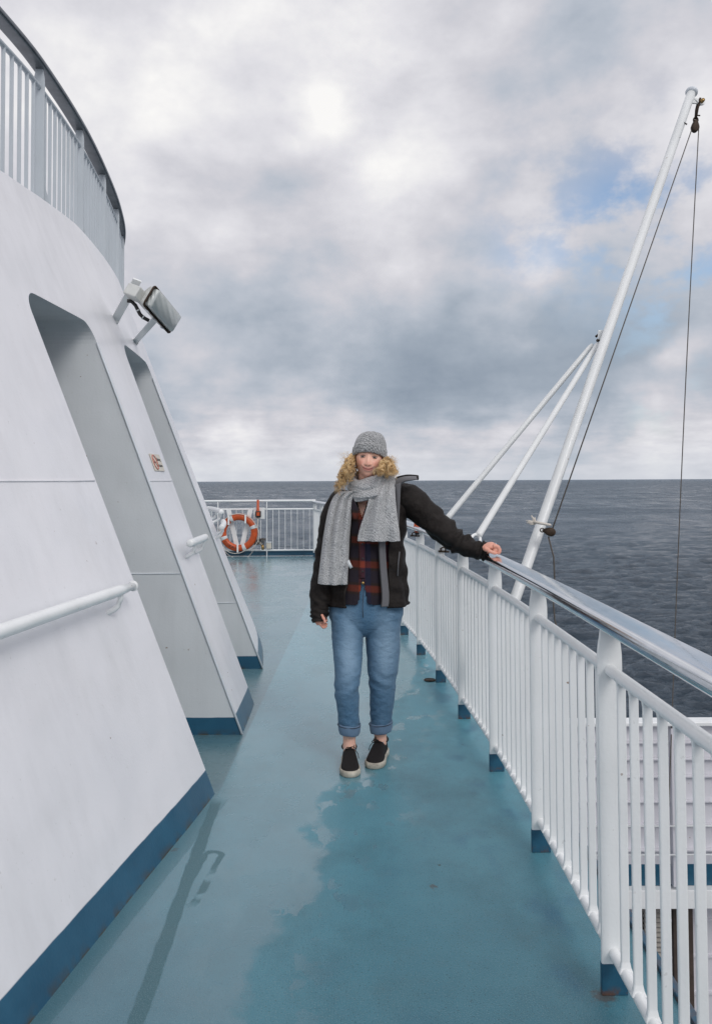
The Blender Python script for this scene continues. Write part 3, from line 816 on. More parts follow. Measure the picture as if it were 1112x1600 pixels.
# ------------------------------------------------------------------ floodlight
def floodlight():
    Y0 = 5.05
    P1, P2, P3, P4 = at(222, 474, Y0 - .03), at(239, 447, Y0), at(276, 498, Y0 + .34), at(262, 513, Y0 + .31)
    L = ((P3 - P2) + (P4 - P1)).normalized(); Wd = (P2 - P1); Wd = (Wd - L * Wd.dot(L)).normalized()
    n = L.cross(Wd); n = n if n.y < 0 else -n       # glass faces back toward the walkway
    n = (n).normalized()
    c = (P1 + P2 + P3 + P4) / 4
    lw = ((P3 - P2).length + (P4 - P1).length) / 4; ww = (P2 - P1).length / 2
    R = Matrix((L, Wd, n)).transposed()
    root = thing('floodlight', tuple(skin(5.15, 2.5)), 'rectangular grey floodlight on two white arms high on the wall between the recesses', 'floodlight')
    glass, T, b = newmat('ribbed_lamp_glass')
    P = geopos(T)
    b.inputs['Base Color'].default_value = (.46, .49, .48, 1); b.inputs['Roughness'].default_value = .18
    T.put(b.inputs['Normal'], T.bump(T.wave(P, 14, .4, wave_type='BANDS', bands_direction='X'), .5, .006)); b.inputs['Coat Weight'].default_value = .6
    body = MB()
    rs = []
    for d, k in ((-.11, .55), (-.10, .62), (-.06, .80), (-.02, .98), (0, 1.0), (.012, 1.0)):
        rs.append([c + L * a + Wd * q + n * d for a, q in rrect(lw * k, ww * k, .015, 3)])
    body.rings(rs); body.build('housing', M['cream'] if False else mat_plain('lamp_housing_paint', (.50, .51, .49), .5, var=.12, sc=60), root)
    fr_ = MB(); ring = [c + L * a + Wd * q + n * .016 for a, q in rrect(lw * 1.03, ww * 1.06, .018, 4)]
    fr_.tube(ring, .007, 6, loop=True); fr_.build('frame', M['rustmetal'], root)
    g = MB(); rs = [[c + L * a + Wd * q + n * d for a, q in rrect(lw * k, ww * k, .012, 3)] for d, k in ((.013, .96), (.045, .93), (.055, .88))]
    g.rings(rs); g.build('lens', glass, root)
    for s_ in (-1, 1):
        for t in (-.6, 0, .6):
            k = MB(); k.box(c + L * lw * t + Wd * ww * 1.08 * s_ + n * .004, (.012, .006, .014), R); k.build('clip', M['chrome'], root, smooth=False, bevel=.002)
    # junction box between arm and lamp
    jc = at(211, 458, Y0 + .02)
    box_at('junction_box', jc, (.045, .04, .05), mat_plain('junction_box_paint', (.58, .59, .57), .45, var=.08), root, R, .008)
    # arms: flat bars from the wall
    def arm(pa, pb, w):
        pa, pb = Vector(pa), Vector(pb); t = (pb - pa).normalized(); vd = (pa - Vector((0, 2, CH))).normalized(); u = t.cross(vd).normalized(); v = t.cross(u)
        m_ = MB(); rs = [[p + u * a + v * q for a, q in ((w, .006), (-w, .006), (-w, -.006), (w, -.006))] for p in (pa - t * .03, pb)]
        m_.rings(rs); m_.build('arm', M['white'], root, smooth=False, bevel=.002)
        k = MB(); k.tube([pa - t * .02, pa + t * .006], .03, 12); k.build('arm_base', M['white'], root)
    s1 = skin_hit(180, 500); arm(s1, at(215, 437, Y0 + .06), .028)
    s2 = skin(6.0, 2.54); arm(s2, at(243, 498, Y0 + .36), .024)
    cb = MB(); pts = [at(x, y, Y0 + .05 + .006 * i) for i, (x, y) in enumerate(((199, 470), (206, 471), (212, 477), (216, 485), (219, 491), (224, 496), (233, 501)))]
    cb.tube(pts, .012, 10); cb.build('cable', M['black'], root)
    for i in (3, 5):
        tie = MB(); d = (pts[i + 1] - pts[i - 1]).normalized() * .004; tie.tube([pts[i] - d, pts[i] + d], .0145, 10); tie.build('cable_tie', M['tape'], root)
floodlight()

# ------------------------------------------------------------------ lifebuoy at the far end
def lifebuoy():
    Y = FY - .16
    c = at(373, 832, Y)
    # two V legs carrying it
    root0 = thing('lifebuoy_bracket', (c.x, FY - .06, 0), 'white V-shaped bracket holding the lifebuoy on the far railing', 'bracket')
    for sx in (-1, 1):
        m_ = MB(); a = Vector((c.x + sx * .22, FY - .05, .94)); b_ = Vector((c.x + sx * .03, FY - .05, .12))
        t = (b_ - a).normalized(); u = Vector((t.z, 0, -t.x)); rs = [[p + u * q + Vector((0, s, 0)) for q, s in ((.045, .004), (-.045, .004), (-.045, -.004), (.045, -.004))] for p in (a, b_)]
        m_.rings(rs); m_.build('strut', M['white'], root0, smooth=False, bevel=.002)
    for ang in (128, 62, 268):
        a = radians(ang); p = c + Vector((cos(a), 0, sin(a))) * .30
        box_at('hook', p + Vector((0, -.072, 0)), (.016, .006, .085), M['white'], root0, bevel=.003)
        box_at('hook_arm', p + Vector((0, .02, .0)), (.016, .09, .008), M['white'], root0, bevel=.002)
    root = thing('lifebuoy', tuple(c - Vector((0, 0, .37))), 'orange ring lifebuoy with white reflective bands hanging on the far railing', 'lifebuoy')
    R0, r0 = .305, .066
    ring = MB(); rs = []
    for k in range(72):
        a = 2 * pi * k / 72; e = Vector((cos(a), 0, sin(a)))
        rs.append([c + e * (R0 + r0 * cos(q)) + Vector((0, .052 * sin(q), 0)) for q in [2 * pi * i / 18 for i in range(18)]])
    ring.rings(rs, loop=True); ring.build('ring', M['orange'], root)
    for ang in (118, 20, 290, 200):
        m_ = MB(); rs = []
        for k in range(7):
            a = radians(ang - 6 + 2 * k); e = Vector((cos(a), 0, sin(a)))
            rs.append([c + e * (R0 + (r0 + .004) * cos(q)) + Vector((0, .057 * sin(q), 0)) for q in [2 * pi * i / 18 for i in range(18)]])
        m_.rings(rs); m_.build('reflective_band', M['tape'], root)
    rp = MB()
    def rim(ang, k=1.0, oy=-.05): a = radians(ang); return c + Vector((cos(a), 0, sin(a))) * (R0 + r0) * k + Vector((0, oy, 0))
    anchors = [118, 20, -70, -160]
    for a0, a1 in ((200, 118), (118, 20), (20, -70), (-70, -160)):
        pts = []
        for k in range(13):
            t = k / 12; a = a0 + (a1 - a0) * t; s = 1.0 + (.12 if a1 < 0 else -.02) * sin(pi * t)
            pts.append(rim(a, s, -.055))
        rp.tube(pts, .007, 6)
    rp.build('grab_rope', M['ropewhite'], root)
    ink = mat_plain('buoy_lettering', (.02, .02, .02), .5)
    word = 'VISBORG'
    for i, ch in enumerate(word):
        a = radians(214 + i * 7.2); e = Vector((cos(a), 0, sin(a))); tx = Vector((-sin(a), 0, cos(a))); up = -e
        Rm = Matrix((tx, up, Vector((0, -1, 0)))).transposed()
        text_mesh(ch, .065, 'letter', ink, root, c + e * (R0) + Vector((0, -.0535, 0)), Rm, ext=.001, align='CENTER')
    # light float
    L0 = at(403, 806, FY - .09)
    lf = thing('lifebuoy_light', tuple(L0 - Vector((0, 0, .05))), 'slim orange and black lifebuoy light clipped upside down on the far railing', 'lifebuoy light')
    m_ = MB(); m_.tube([at(403, 781, FY - .09), at(403, 796, FY - .09), at(403, 798, FY - .09), at(403, 803, FY - .09)], [.022, .026, .036, .042], 14); m_.build('float_body', M['orange'], lf)
    m_ = MB(); m_.box(at(403.5, 803.5, FY - .09), (.052, .05, .062)); bx = m_.build('cage', M['black'], lf, smooth=False, bevel=.014)
    m_ = MB(); m_.box(at(403.3, 803.2, FY - .145), (.03, .006, .035)); m_.build('lamp_window', M['orange'], lf, smooth=False, bevel=.003)
    m_ = MB(); m_.tube([at(403, 808, FY - .09), at(403, 815, FY - .09), at(402, 830, FY - .08), at(402, 842, FY - .1)], .010, 8); m_.build('lanyard', M['ropewhite'], lf)
    pl = box_at('backing_plate', at(405, 802, FY - .03), (.11, .004, .11), M['white'], bevel=.004)
    tag(pl, 'small square white plate behind the lifebuoy light on the far railing', 'plate')
    # rope bundle with fittings
    cl = thing('rope_bundle', tuple(at(410, 860, FY - .12)), 'tangled dark and white lifeline with a brass clip beside the lifebuoy', 'rope')
    random.seed(4)
    m_ = MB()
    p = at(403, 842, FY - .12)
    for k in range(5):
        pts = []
        ph = random.random() * 6
        for i in range(26):
            a = i / 25 * 2 * pi * 1.3 + ph
            pts.append(p + Vector((.07 * cos(a) * random.uniform(.8, 1.1) + .02 * k, -.02 + .015 * k * (-1) ** k, -.05 + .06 * sin(a * 1.3) * random.uniform(.8, 1.1))))
        m_.tube(pts, .008, 6)
    m_.build('coil', M['rope'], cl)
    m_ = MB(); m_.tube([at(399, 835, FY - .13), at(404, 846, FY - .14), at(408, 850, FY - .14), at(412, 858, FY - .14)], [.016, .02, .018, .013], 8); m_.build('line', M['ropewhite'], cl)
    m_ = MB(); m_.tube([at(410, 851, FY - .15), at(411, 859, FY - .15)], [.028, .026], 10); m_.build('clip', M['brass'], cl)
    d = MB()
    pts = [at(x, y, FY - .13) for x, y in ((352, 862), (358, 868), (368, 872), (378, 873), (388, 870), (394, 863), (397, 852))]
    d.tube(pts, .0055, 6); d.build('hanging_loop', M['ropewhite'], cl)
    bx = thing('fitting_box', tuple(at(420, 860, FY + .02)), 'small cream box fixed low on the far railing beside the post', 'box')
    box_at('case', at(420, 853, FY - .02), (.05, .03, .055), M['cream'], bx, bevel=.012); box_at('lid', at(420, 847.5, FY - .02), (.054, .034, .012), M['tape'], bx, bevel=.008)
lifebuoy()
# second orange holder seen under her arm
def holder():
    c = at(652, 826, 6.82)
    t = thing('signal_light_holder', tuple(c), 'small orange light holder clipped on the side railing, seen under her raised arm', 'light holder')
    m_ = MB(); m_.tube([c + Vector((0, 0, .05)), c + Vector((0, 0, .0)), c + Vector((.002, 0, -.035))], [.03, .034, .022], 12); m_.build('float_body', M['orange'], t)
    k = MB(); k.tube([c + Vector((0, 0, -.036)), c + Vector((0, 0, -.05))], .024, 12); k.build('cap', M['black'], t)
holder()
def shackles():
    for (px, py, Y, lab) in ((647, 834, 6.75, 'small rusty shackle on the side railing beneath the orange light holder'), (692, 858, 5.86, 'small rusty shackle on the side railing below her elbow')):
        c = at(px, py, Y)
        t = thing('rusty_shackle', tuple(c), lab, 'shackle', 'rusty shackles on the side railing')
        m_ = MB(); m_.tube([c + Vector((-.016, 0, -.02)), c + Vector((-.018, 0, .004)), c + Vector((0, 0, .014)), c + Vector((.018, 0, .004)), c + Vector((.016, 0, -.02))], .006, 8); m_.build('bow', M['rustmetal'], t)
        k = MB(); k.tube([c + Vector((-.035, 0, -.016)), c + Vector((.045, .01, -.02))], .007, 8); k.build('pin', M['rustmetal'], t)
shackles()

def drain():
    c = Vector((.535, 5.93, .004)); t = thing('deck_drain', tuple(c), 'small round metal drain cover set in the deck near the railing foot', 'drain')
    m_ = MB(); m_.tube([c, c + Vector((0, 0, .003))], .036, 24); m_.build('cover', M['rustmetal'], t)
    m_ = MB(); m_.tube([c + Vector((cos(a) * .04, sin(a) * .04, .002)) for a in [2 * pi * k / 24 for k in range(24)]], .004, 6, loop=True); m_.build('rim', M['rustmetal'], t)
drain()

# ------------------------------------------------------------------ flag staff with stays
def staff():
    YB, YT = 5.0, 7.0
    base = at(800, 948, YB); top = at(1079, 146, YT)
    d = (top - base).normalized()
    foot = base - d * .42
    root = thing('flagstaff', tuple(foot), 'tall white leaning flagstaff outside the side railing, propped by two stays', 'flagstaff')
    paint = mat_ship_white('staff_paint', (.70, .72, .72), rust=True, rough=.4)
    m_ = MB(); K = 24
    m_.tube([foot + (top - foot) * k / K for k in range(K + 1)], [.034 + .004 * k / K for k in range(K + 1)], 20); m_.build('pole', paint, root)
    cpt = MB(); cpt.tube([top - d * .006, top + d * .012, top + d * .03, top + d * .036], [.040, .054, .052, .03], 20); cpt.build('cap', M['railgrey'], root)
    # bracket carrying the foot off the ship's side
    bk = MB(); hx = railx(foot.y) + .15; 
    bk.box(Vector(((foot.x + hx) / 2, foot.y, foot.z + .1)), ((foot.x - hx) / 2 + .05, .06, .05)); bk.build('foot_bracket', M['railgrey'], root, smooth=False, bevel=.01)
    # lug on the side of the head
    side = Vector((1, 0, 0)); side = (side - d * side.dot(d)).normalized()
    lug = at(1094, 160, YT)
    g = MB(); rs = []
    q0 = top - d * .04
    for oy in (-.008, .008):
        cen = lug
        out = [q0 + d * .01, ] 
        ring = [top - d * .05 + side * .02, top - d * .13 + side * .02]
        for k in range(9):
            a = -2.2 + k * .45
            ring.append(cen + side * cos(a) * .036 + d * sin(a) * .036)
        rs.append([p + Vector((0, oy, 0)) for p in ring])
    g.rings(rs); g.build('lug', paint, root, smooth=False)
    # stays
    J = at(937, 531, YB + (YT - YB) * ((947 - 531) / (948 - 146)) - .0)
    tj = (J - base).dot(d); jp = base + d * tj
    lugm = MB(); lugm.box((J + jp) / 2, (.05, .008, .035)); lugm.build('stay_lug', M['white'], root, smooth=False, bevel=.006)
    sh = MB(); sh.tube([J + Vector((-.04, -.02, .02)), J + Vector((-.01, -.02, .045)), J + Vector((.025, -.02, .02)), J + Vector((.02, -.02, -.02))], .009, 8); sh.tube([J + Vector((-.01, -.035, .0)), J + Vector((-.01, .03, .0))], .013, 10)
    sh.build('stay_shackle', M['rustmetal'], root)
    for (px, py, Y, sx) in ((738, 851, 4.62, 0), (688, 822, 5.62, -1)):
        ft = at(px, py, Y)
        t = (J - ft).normalized()
        s_ = MB(); L = (J - ft).length
        a0 = ft + t * .075; a1 = J - t * .05 + Vector((sx * .03, 0, 0))
        s_.tube([a0, a0 + t * .012, a0 + t * .03] + [a0 + (a1 - a0) * k / 8 for k in range(1, 8)] + [a1 - t * .03, a1], [.016, .0225, .021] + [.0203] * 7 + [.018, .011], 16)
        st = s_.build('stay', paint, root)
        ey = MB(); u = Vector((0, 1, 0)).cross(t).normalized()
        cc = ft + t * .04
        ey.tube([cc + (t * cos(a) * .042 + u * sin(a) * .028) for a in [2 * pi * k / 18 for k in range(18)]], .009, 8, loop=True)
        ey.build('eye', M['white'], st)
        bk = MB(); yb = ft.y; rx_ = railx(yb) + .045
        bk.tube([ft + Vector((0, 0, .012)), Vector((rx_, yb, 1.065))], .012, 8); bk.build('stay_bracket', M['white'], st)
    # sticker on the pole
    sp = at(843, 803, 0.1)
    k = (803 - 948) / (146 - 948)
    pc = base + (top - base) * ((803 - 948) / (146.0 - 948) * 5.0 / (5.0 + 2.0 * (1 - (803 - 948) / (146.0 - 948))) )
    # pulley blocks and halyard
    def block(c, ax, name, label, rr=.034, hh=.06):
        t = thing(name, tuple(c), label, 'pulley', 'rusty pulley blocks')
        m_ = MB(); ax = ax.normalized(); u = ax.cross(Vector((0, 1, 0))).normalized()
        out = []
        for k in range(24):
            a = 2 * pi * k / 24
            rx = rr * sin(a) * (1.0 - .38 * max(0, cos(a))); out.append(c + u * rx + ax * hh * cos(a) * (1.15 if cos(a) > 0 else .75))
        rs = [[c + (p - c) * s_ + Vector((0, oy, 0)) for p in out] for oy, s_ in ((-.020, .8), (-.016, 1), (.016, 1), (.020, .8))]
        m_.rings(rs); m_.build('shell', M['rustmetal'], t)
        k = MB(); e = c + ax * hh * 1.25
        k.tube([e + (ax * cos(a) + u * sin(a)) * .012 for a in [2 * pi * q / 14 for q in range(14)]], .004, 6, loop=True); k.build('eye', M['rustmetal'], t)
        return t
    Z = Vector((0, 0, 1))
    bc = at(1085, 199, YT)
    block(bc, Vector((.08, 0, 1)), 'pulley_block', 'upper teardrop pulley block hanging at the head of the flagstaff')
    s2 = thing('hanging_shackle', tuple(lug), 'rusty shackle and swivel hanging the upper pulley from the flagstaff head', 'shackle')
    m_ = MB()
    a_, b_ = at(1090, 163, YT), at(1086, 185, YT)
    for sx in (-1, 1): m_.tube([lug + Vector((-.012, sx * .02, .03)), (a_ + b_) / 2 + Vector((0, sx * .018, .02)), b_ + Vector((0, sx * .006, 0))], .010, 8)
    m_.build('bow', M['rustmetal'], s2)
    m_ = MB(); m_.tube([lug + Vector((0, -.05, 0)), lug + Vector((0, .05, 0))], .017, 10); m_.build('pin', M['brass'], s2)
    m_ = MB(); m_.tube([b_ + Vector((-.005, 0, .03)), b_ + Vector((.04, 0, .025))], .006, 6); m_.tube([b_ + Vector((sin(a) * .02, 0, cos(a) * .025 - .015)) for a in [2 * pi * q / 14 for q in range(14)]], .007, 6, loop=True); m_.build('swivel', M['rustmetal'], s2)
    lb = at(859, 831, 5.05)
    block(lb, Vector((-1, 0, .22)), 'pulley_block', 'lower brown pulley block beside the flagstaff just above the handrail', .028, .042)
    h1 = MB(); h1.tube([bc + Vector((-.03, 0, -.02)), lb + Vector((.01, .01, .0))], .0050, 6); o = h1.build('halyard_rope', M['rope'])
    tag(o, 'thin halyard rope running down beside the flagstaff to the lower pulley', 'rope')
    h2 = MB(); p0, p1 = bc + Vector((.032, 0, -.02)), at(1040, 1385, 6.3)
    h2.tube([p0.lerp(p1, k / 14) + Vector((-.02 * sin(pi * k / 14), 0, 0)) for k in range(15)], .0046, 6); o = h2.build('halyard_rope', M['rope'])
    tag(o, 'thin rope hanging nearly straight from the staff head down past the far right water', 'rope')
    h3 = MB(); p0, p1 = lb + Vector((-.012, 0, -.03)), at(885, 1100, 5.05)
    h3.tube([p0.lerp(p1, k / 8) + Vector((.02 * sin(k * 1.3), 0, 0)) for k in range(9)], .0052, 6); o = h3.build('halyard_rope', M['rope'])
    tag(o, 'slack rope end dropping from the lower pulley behind the handrail', 'rope')
    # frayed knot of pale cord tied to the pole
    kn = MB(); random.seed(9); kc = at(835, 818, 5.03)
    for k in range(9):
        a = random.uniform(1.6, 3.6); L = random.uniform(.03, .085)
        kn.tube([kc, kc + Vector((cos(a) * L * .5, -.01, sin(a) * L * .4)), kc + Vector((cos(a) * L, -.01, sin(a) * L * .7))], [.008, .007, .003], 6)
    kn.tube([kc + Vector((cos(a) * .05 + .045, sin(a) * .05, -.01 * cos(a))) for a in [2 * pi * q / 20 for q in range(20)]], .009, 6, loop=True)
    o = kn.build('cord_knot', M['ropewhite']); tag(o, 'frayed pale cord end tied round the flagstaff above the handrail', 'cord')
    # worn sticker: a wrapped patch on the pole
    s_ = MB(); yy = (803 - 948) / (146.0 - 948)
    Yp = 1 / ((1 - yy) / YB + yy / YT); pc = at(800 + (1079 - 800) * yy, 803, Yp)
    rr = .0356
    u = d.cross(Vector((0, 1, 0))).normalized(); v = d.cross(u)
    rs = [[pc + d * q + (u * cos(a) + v * sin(a)) * rr for a in [radians(k) for k in range(-250, -150, 12)]] for q in (-.07, .07)]
    for r in rs: pass
    s_.rings(rs, closed=False); s_.build('worn_sticker', mat_plain('faded_sticker', (.35, .50, .55), .5, var=.3, sc=60), root)
    # paint chips near the head
    c_ = MB()
    for (px, py) in ((1070, 193), (1059, 214)):
        yy = (py - 948) / (146.0 - 948); Yp = 1 / ((1 - yy) / YB + yy / YT); c_.box(at(px, py, Yp - .036), (.016, .004, .005), Matrix.Rotation(radians(30), 3, 'Y'))
    c_.build('paint_chip', M['black'], root, smooth=False)
staff()

# ------------------------------------------------------------------ lower platform seen through the bars
def platform():
    Y = 6.5
    def zz(y, YY=Y): return at(1050, y, YY).z
    x0, x1 = at(893, 1200, Y).x, 7.0
    xm, xh = (x0 + x1) / 2, (x1 - x0) / 2
    zt, zb = zz(1130), zz(1383)
    root = thing('lower_platform', (xm, Y, zb), 'white ribbed bulwark of a lower ship platform seen below the side railing', 'ship platform')
    wm = mat_ship_white('platform_paint', (.62, .62, .66), rust=True, rough=.5)
    box_at('bulwark', (xm, Y + .02, (zt + zb) / 2), (xh, .02, (zt - zb) / 2), wm, root)
    box_at('cap_rail', (xm, Y - .01, zt + .014), (xh + .02, .07, .016), M['white'], root, bevel=.006)
    for y in (1158, 1184, 1211, 1250, 1286, 1326):
        box_at('rib', (xm, Y - .02, zz(y)), (xh, .02, .008), wm, root, bevel=.003)
    for x in (at(1048, 1200, Y).x, at(1235, 1200, Y).x): box_at('stanchion', (x, Y - .05, (zt + zb) / 2), (.028, .028, (zt - zb) / 2 - .02), wm, root, bevel=.004)
    for y in (1291, 1336):
        m_ = MB(); z = zz(y, Y - .12); m_.tube([Vector((x0, Y - .12, z)), Vector((x1, Y - .12, z))], .008, 8); m_.build('pipe', M['white'], root)
    box_at('kick_band', (xm, Y - .003, (zz(1350) + zb) / 2), (xh, .003, (zz(1350) - zb) / 2), M['blue'], root)
    box_at('fascia', (xm, Y - .02, zb - .075), (xh, .06, .072), M['white'], root, bevel=.004)
    lo = -6
    box_at('lower_wall', (xm, Y + .3, (zb - .15 + lo) / 2), (xh, .02, (zb - .15 - lo) / 2), wm, root)
    for k in range(9): box_at('rib', (xm, Y + .27, zb - .42 - .30 * k), (xh, .012, .010), wm, root)
    dk = mat_plain('dark_brown_paint', (.07, .05, .04), .6, var=.2)
    for px in (1018, 1056, 1073):
        x = at(px, 1450, Y + .25).x; box_at('pillar', (x, Y + .25, (zb - .15 + lo) / 2), (.035 if px > 1020 else .1, .03, (zb - .15 - lo) / 2), dk, root)
    lv = MB()
    xa, xb = at(1008, 1450, Y + .15).x, at(1038, 1450, Y + .15).x
    for k in range(16): lv.box(((xa + xb) / 2, Y + .18, zb - .2 - .04 * k), ((xb - xa) / 2, .03, .008), Matrix.Rotation(radians(35), 3, 'X'))
    lv.build('louvre', mat_plain('louvre_paint', (.35, .33, .30), .5), root, smooth=False)
    # side return wall toward our ship
    box_at('side_wall', (x0 + .01, Y - .75, (zb - .15 + lo) / 2), (.02, .78, (zb - .15 - lo) / 2), M['blue'], root)
platform()
#PERSON
# ------------------------------------------------------------------ the woman
def noi(p, s, o=0): return noise.noise(Vector((p[0] * s + o, p[1] * s + o * 1.7, p[2] * s - o)))
def cloth_mat(name, fn, rough=.85, bumpfn=None, sheen=.2):
    mt, T, b = newmat(name)
    P = geopos(T)
    T.put(b.inputs['Base Color'], fn(T, P)); b.inputs['Roughness'].default_value = rough
    b.inputs['Sheen Weight'].default_value = sheen; b.inputs['Sheen Roughness'].default_value = .5
    b.inputs['Specular IOR Level'].default_value = .25
    if bumpfn: T.put(b.inputs['Normal'], bumpfn(T, P))
    return mt
def knit(dark, light, sc):
    def fn(T, P):
        n = T.noise(P, 210 * sc, 2, .7); w = T.wave(T.vmath('ADD', P, T.vmath('SCALE', T.noise(P, 40, 2, out=1), scale=.01)), 46 * sc, 1.5, wave_type='BANDS', bands_direction='DIAGONAL')
        f = T.math('ADD', T.math('MULTIPLY', n, .92), T.math('MULTIPLY', w, .10))
        return T.mix(T.maprange(f, .32, .72), dark, light)
    def bf(T, P):
        n = T.noise(P, 210 * sc, 2, .7); w = T.wave(P, 46 * sc, 2.0, wave_type='BANDS', bands_direction='DIAGONAL')
        return T.bump(T.math('ADD', n, T.math('MULTIPLY', w, .2)), .8, .006)
    return fn, bf
k1, k1b = knit((.17, .175, .18), (.64, .65, .655), .85)
M['scarf'] = cloth_mat('grey_knit_scarf', k1, .95, k1b, .35)
k2, k2b = knit((.08, .083, .086), (.54, .55, .555), .72)
M['beanie'] = cloth_mat('grey_knit_beanie', k2, .95, k2b, .35)
def denim(T, P):
    x, y, z = T.sep(P)
    n = T.noise(P, 420, 2, .7); n2 = T.noise(T.scale(P, (9, 9, 3)), 1.2, 4, .6)
    c = T.mix(T.maprange(n, .3, .7), (.040, .108, .192), (.100, .200, .310))
    def fade(cx, cz, rx, rz):
        a = T.math('DIVIDE', T.math('SUBTRACT', x, cx), rx); q = T.math('DIVIDE', T.math('SUBTRACT', z, cz), rz)
        return T.math('EXPONENT', T.math('MULTIPLY', T.math('ADD', T.math('MULTIPLY', a, a), T.math('MULTIPLY', q, q)), -1.0))
    f = T.math('MAXIMUM', fade(-.045, .60, .055, .19), fade(.155, .62, .06, .19))
    f = T.math('ADD', T.math('MULTIPLY', f, .62), T.math('MULTIPLY', T.math('SUBTRACT', n2, .5), .5), clamp=True)
    c = T.mix(f, c, (.28, .40, .52))
    c = T.mix(T.maprange(T.noise(T.scale(P, (1, 1, .12)), 300, 2), .55, .75, 0, .3), c, (.20, .28, .36))
    return c
M['denim'] = cloth_mat('blue_denim', denim, .85, lambda T, P: T.bump(T.math('ADD', T.noise(P, 260, 3, .7), T.math('MULTIPLY', T.noise(T.scale(P, (1, 1, 1.7)), 17, 4, .6), 7)), .5, .0035), .1)
M['denim_light'] = cloth_mat('denim_inside', lambda T, P: T.mix(T.noise(P, 400, 2), (.085, .15, .24), (.17, .25, .35)), .85, None, .1)
M['stitch'] = mat_plain('dark_stitch', (.03, .035, .05), .8)
def jacketc(T, P): return T.mix(T.maprange(T.noise(P, 300, 2), .3, .7), (.0085, .0062, .0052), (.0145, .0108, .0092))
M['jacket'] = cloth_mat('black_shell_fabric', jacketc, .62, lambda T, P: T.bump(T.math('ADD', T.noise(P, 500, 2), T.math('MULTIPLY', T.noise(P, 22, 4, .6), 7)), .5, .004), 0)
M['lining'] = cloth_mat('grey_lining_fabric', lambda T, P: T.mix(T.noise(P, 300, 2), (.09, .09, .10), (.16, .16, .17)), .7)
def plaid(T, P):
    x, y, z = T.sep(P)
    zz = T.math('ADD', z, T.math('MULTIPLY', T.math('SUBTRACT', x, .065), .06))
    def band(v, per, off, w, soft=.06):
        f = T.math('ABSOLUTE', T.math('SUBTRACT', T.math('FRACT', T.math('ADD', T.math('DIVIDE', T.math('ADD', v, off), per), 20.0)), .5))
        return T.maprange(f, .5 * w - soft * .5, .5 * w + soft * .5, 1, 0)
    rz = band(zz, .125, .022, .27); rx = band(x, .125, .035, .25)
    nz = band(zz, .125, .022 + .0625, .50); nx = band(x, .125, .015, .42)
    c = T.mix(T.math('MULTIPLY', nx, .85), (.020, .011, .009), (.010, .012, .034))
    c = T.mix(T.math('MULTIPLY', nz, .5), c, (.012, .012, .028))
    c = T.mix(T.math('MULTIPLY', rx, .22), c, (.19, .03, .012))
    c = T.mix(T.math('MULTIPLY', rz, .50), c, (.165, .026, .011))
    c = T.mix(T.math('MULTIPLY', T.math('MULTIPLY', rz, rx), .5), c, (.30, .05, .02))
    tw = T.wave(P, 160, 0, wave_type='BANDS', bands_direction='DIAGONAL')
    return T.mix(T.math('MULTIPLY', tw, .3), c, T.mix(.5, c, (.0, .0, .0)))
M['plaid'] = cloth_mat('plaid_flannel', plaid, .9, lambda T, P: T.bump(T.noise(P, 200, 3), .3, .003))
M['shoe'] = mat_plain('black_suede', (.012, .010, .010), .75, var=.15, sc=60, bump=.3, bsc=300, spec=.3)
M['sole'] = mat_plain('off_white_rubber', (.50, .46, .38), .6, var=.25, sc=26)
M['lace'] = mat_plain('black_lace', (.008, .008, .008), .8)

PY0 = 4.27                                   # depth of her torso axis
def Q(px, py, Y=PY0): return at(px, py, Y)

def keyed(keys, n):
    ks = [(i, k) for i, k in enumerate(keys)]
    return [spline(ks, (len(keys) - 1) * i / (n - 1)) for i in range(n)]

def limb(keys, n=40, m=32, wr=0, wf=18, seed=0, horiz=False, fold=None, ydir=(0, 1, 0), flat=1.0):
    """keys: (x,y,z, r_side, r_depth). returns rings"""
    ks = keyed(keys, n); rs = []
    pts = [Vector(k[:3]) for k in ks]
    for i, k in enumerate(ks):
        t = (pts[min(i + 1, n - 1)] - pts[max(i - 1, 0)]).normalized()
        if horiz: t = Vector((0, 0, -1))
        u = Vector(ydir).cross(t).normalized(); v = t.cross(u).normalized()
        ring = []
        for j in range(m):
            a = 2 * pi * j / m
            d = u * cos(a) * k[3] + v * sin(a) * k[4]
            p = pts[i] + d
            if wr:
                w = noi(p, wf, seed) * wr + noi((p.x, p.y, p.z * 2.2), wf * 2.3, seed + 5) * wr * .5
                if fold: w += fold(i / (n - 1), a, p)
                p = p + d.normalized() * w
            ring.append(p)
        rs.append(ring)
    return rs
def caps_sphere(mb, c, r, R=None, seg=16):
    rs = []
    for i in range(1, seg // 2 + 4):
        th = pi * i / (seg // 2 + 4)
        rs.append([Vector(c) + (R or Matrix.Identity(3)) @ Vector((r[0] * sin(th) * cos(2 * pi * j / seg), r[1] * sin(th) * sin(2 * pi * j / seg), r[2] * cos(th))) for j in range(seg)])
    mb.rings(rs)

# --- head frame
HC = Q(576.5, 716.5, 4.235)                   # eye level, centre of the head
HR = Matrix.Rotation(radians(5.5), 3, 'Y') @ Matrix.Rotation(radians(-3), 3, 'Z') @ Matrix.Rotation(radians(-5), 3, 'X')
def H(x, y, z): return HC + HR @ Vector((x, -y, z))      # y = forward

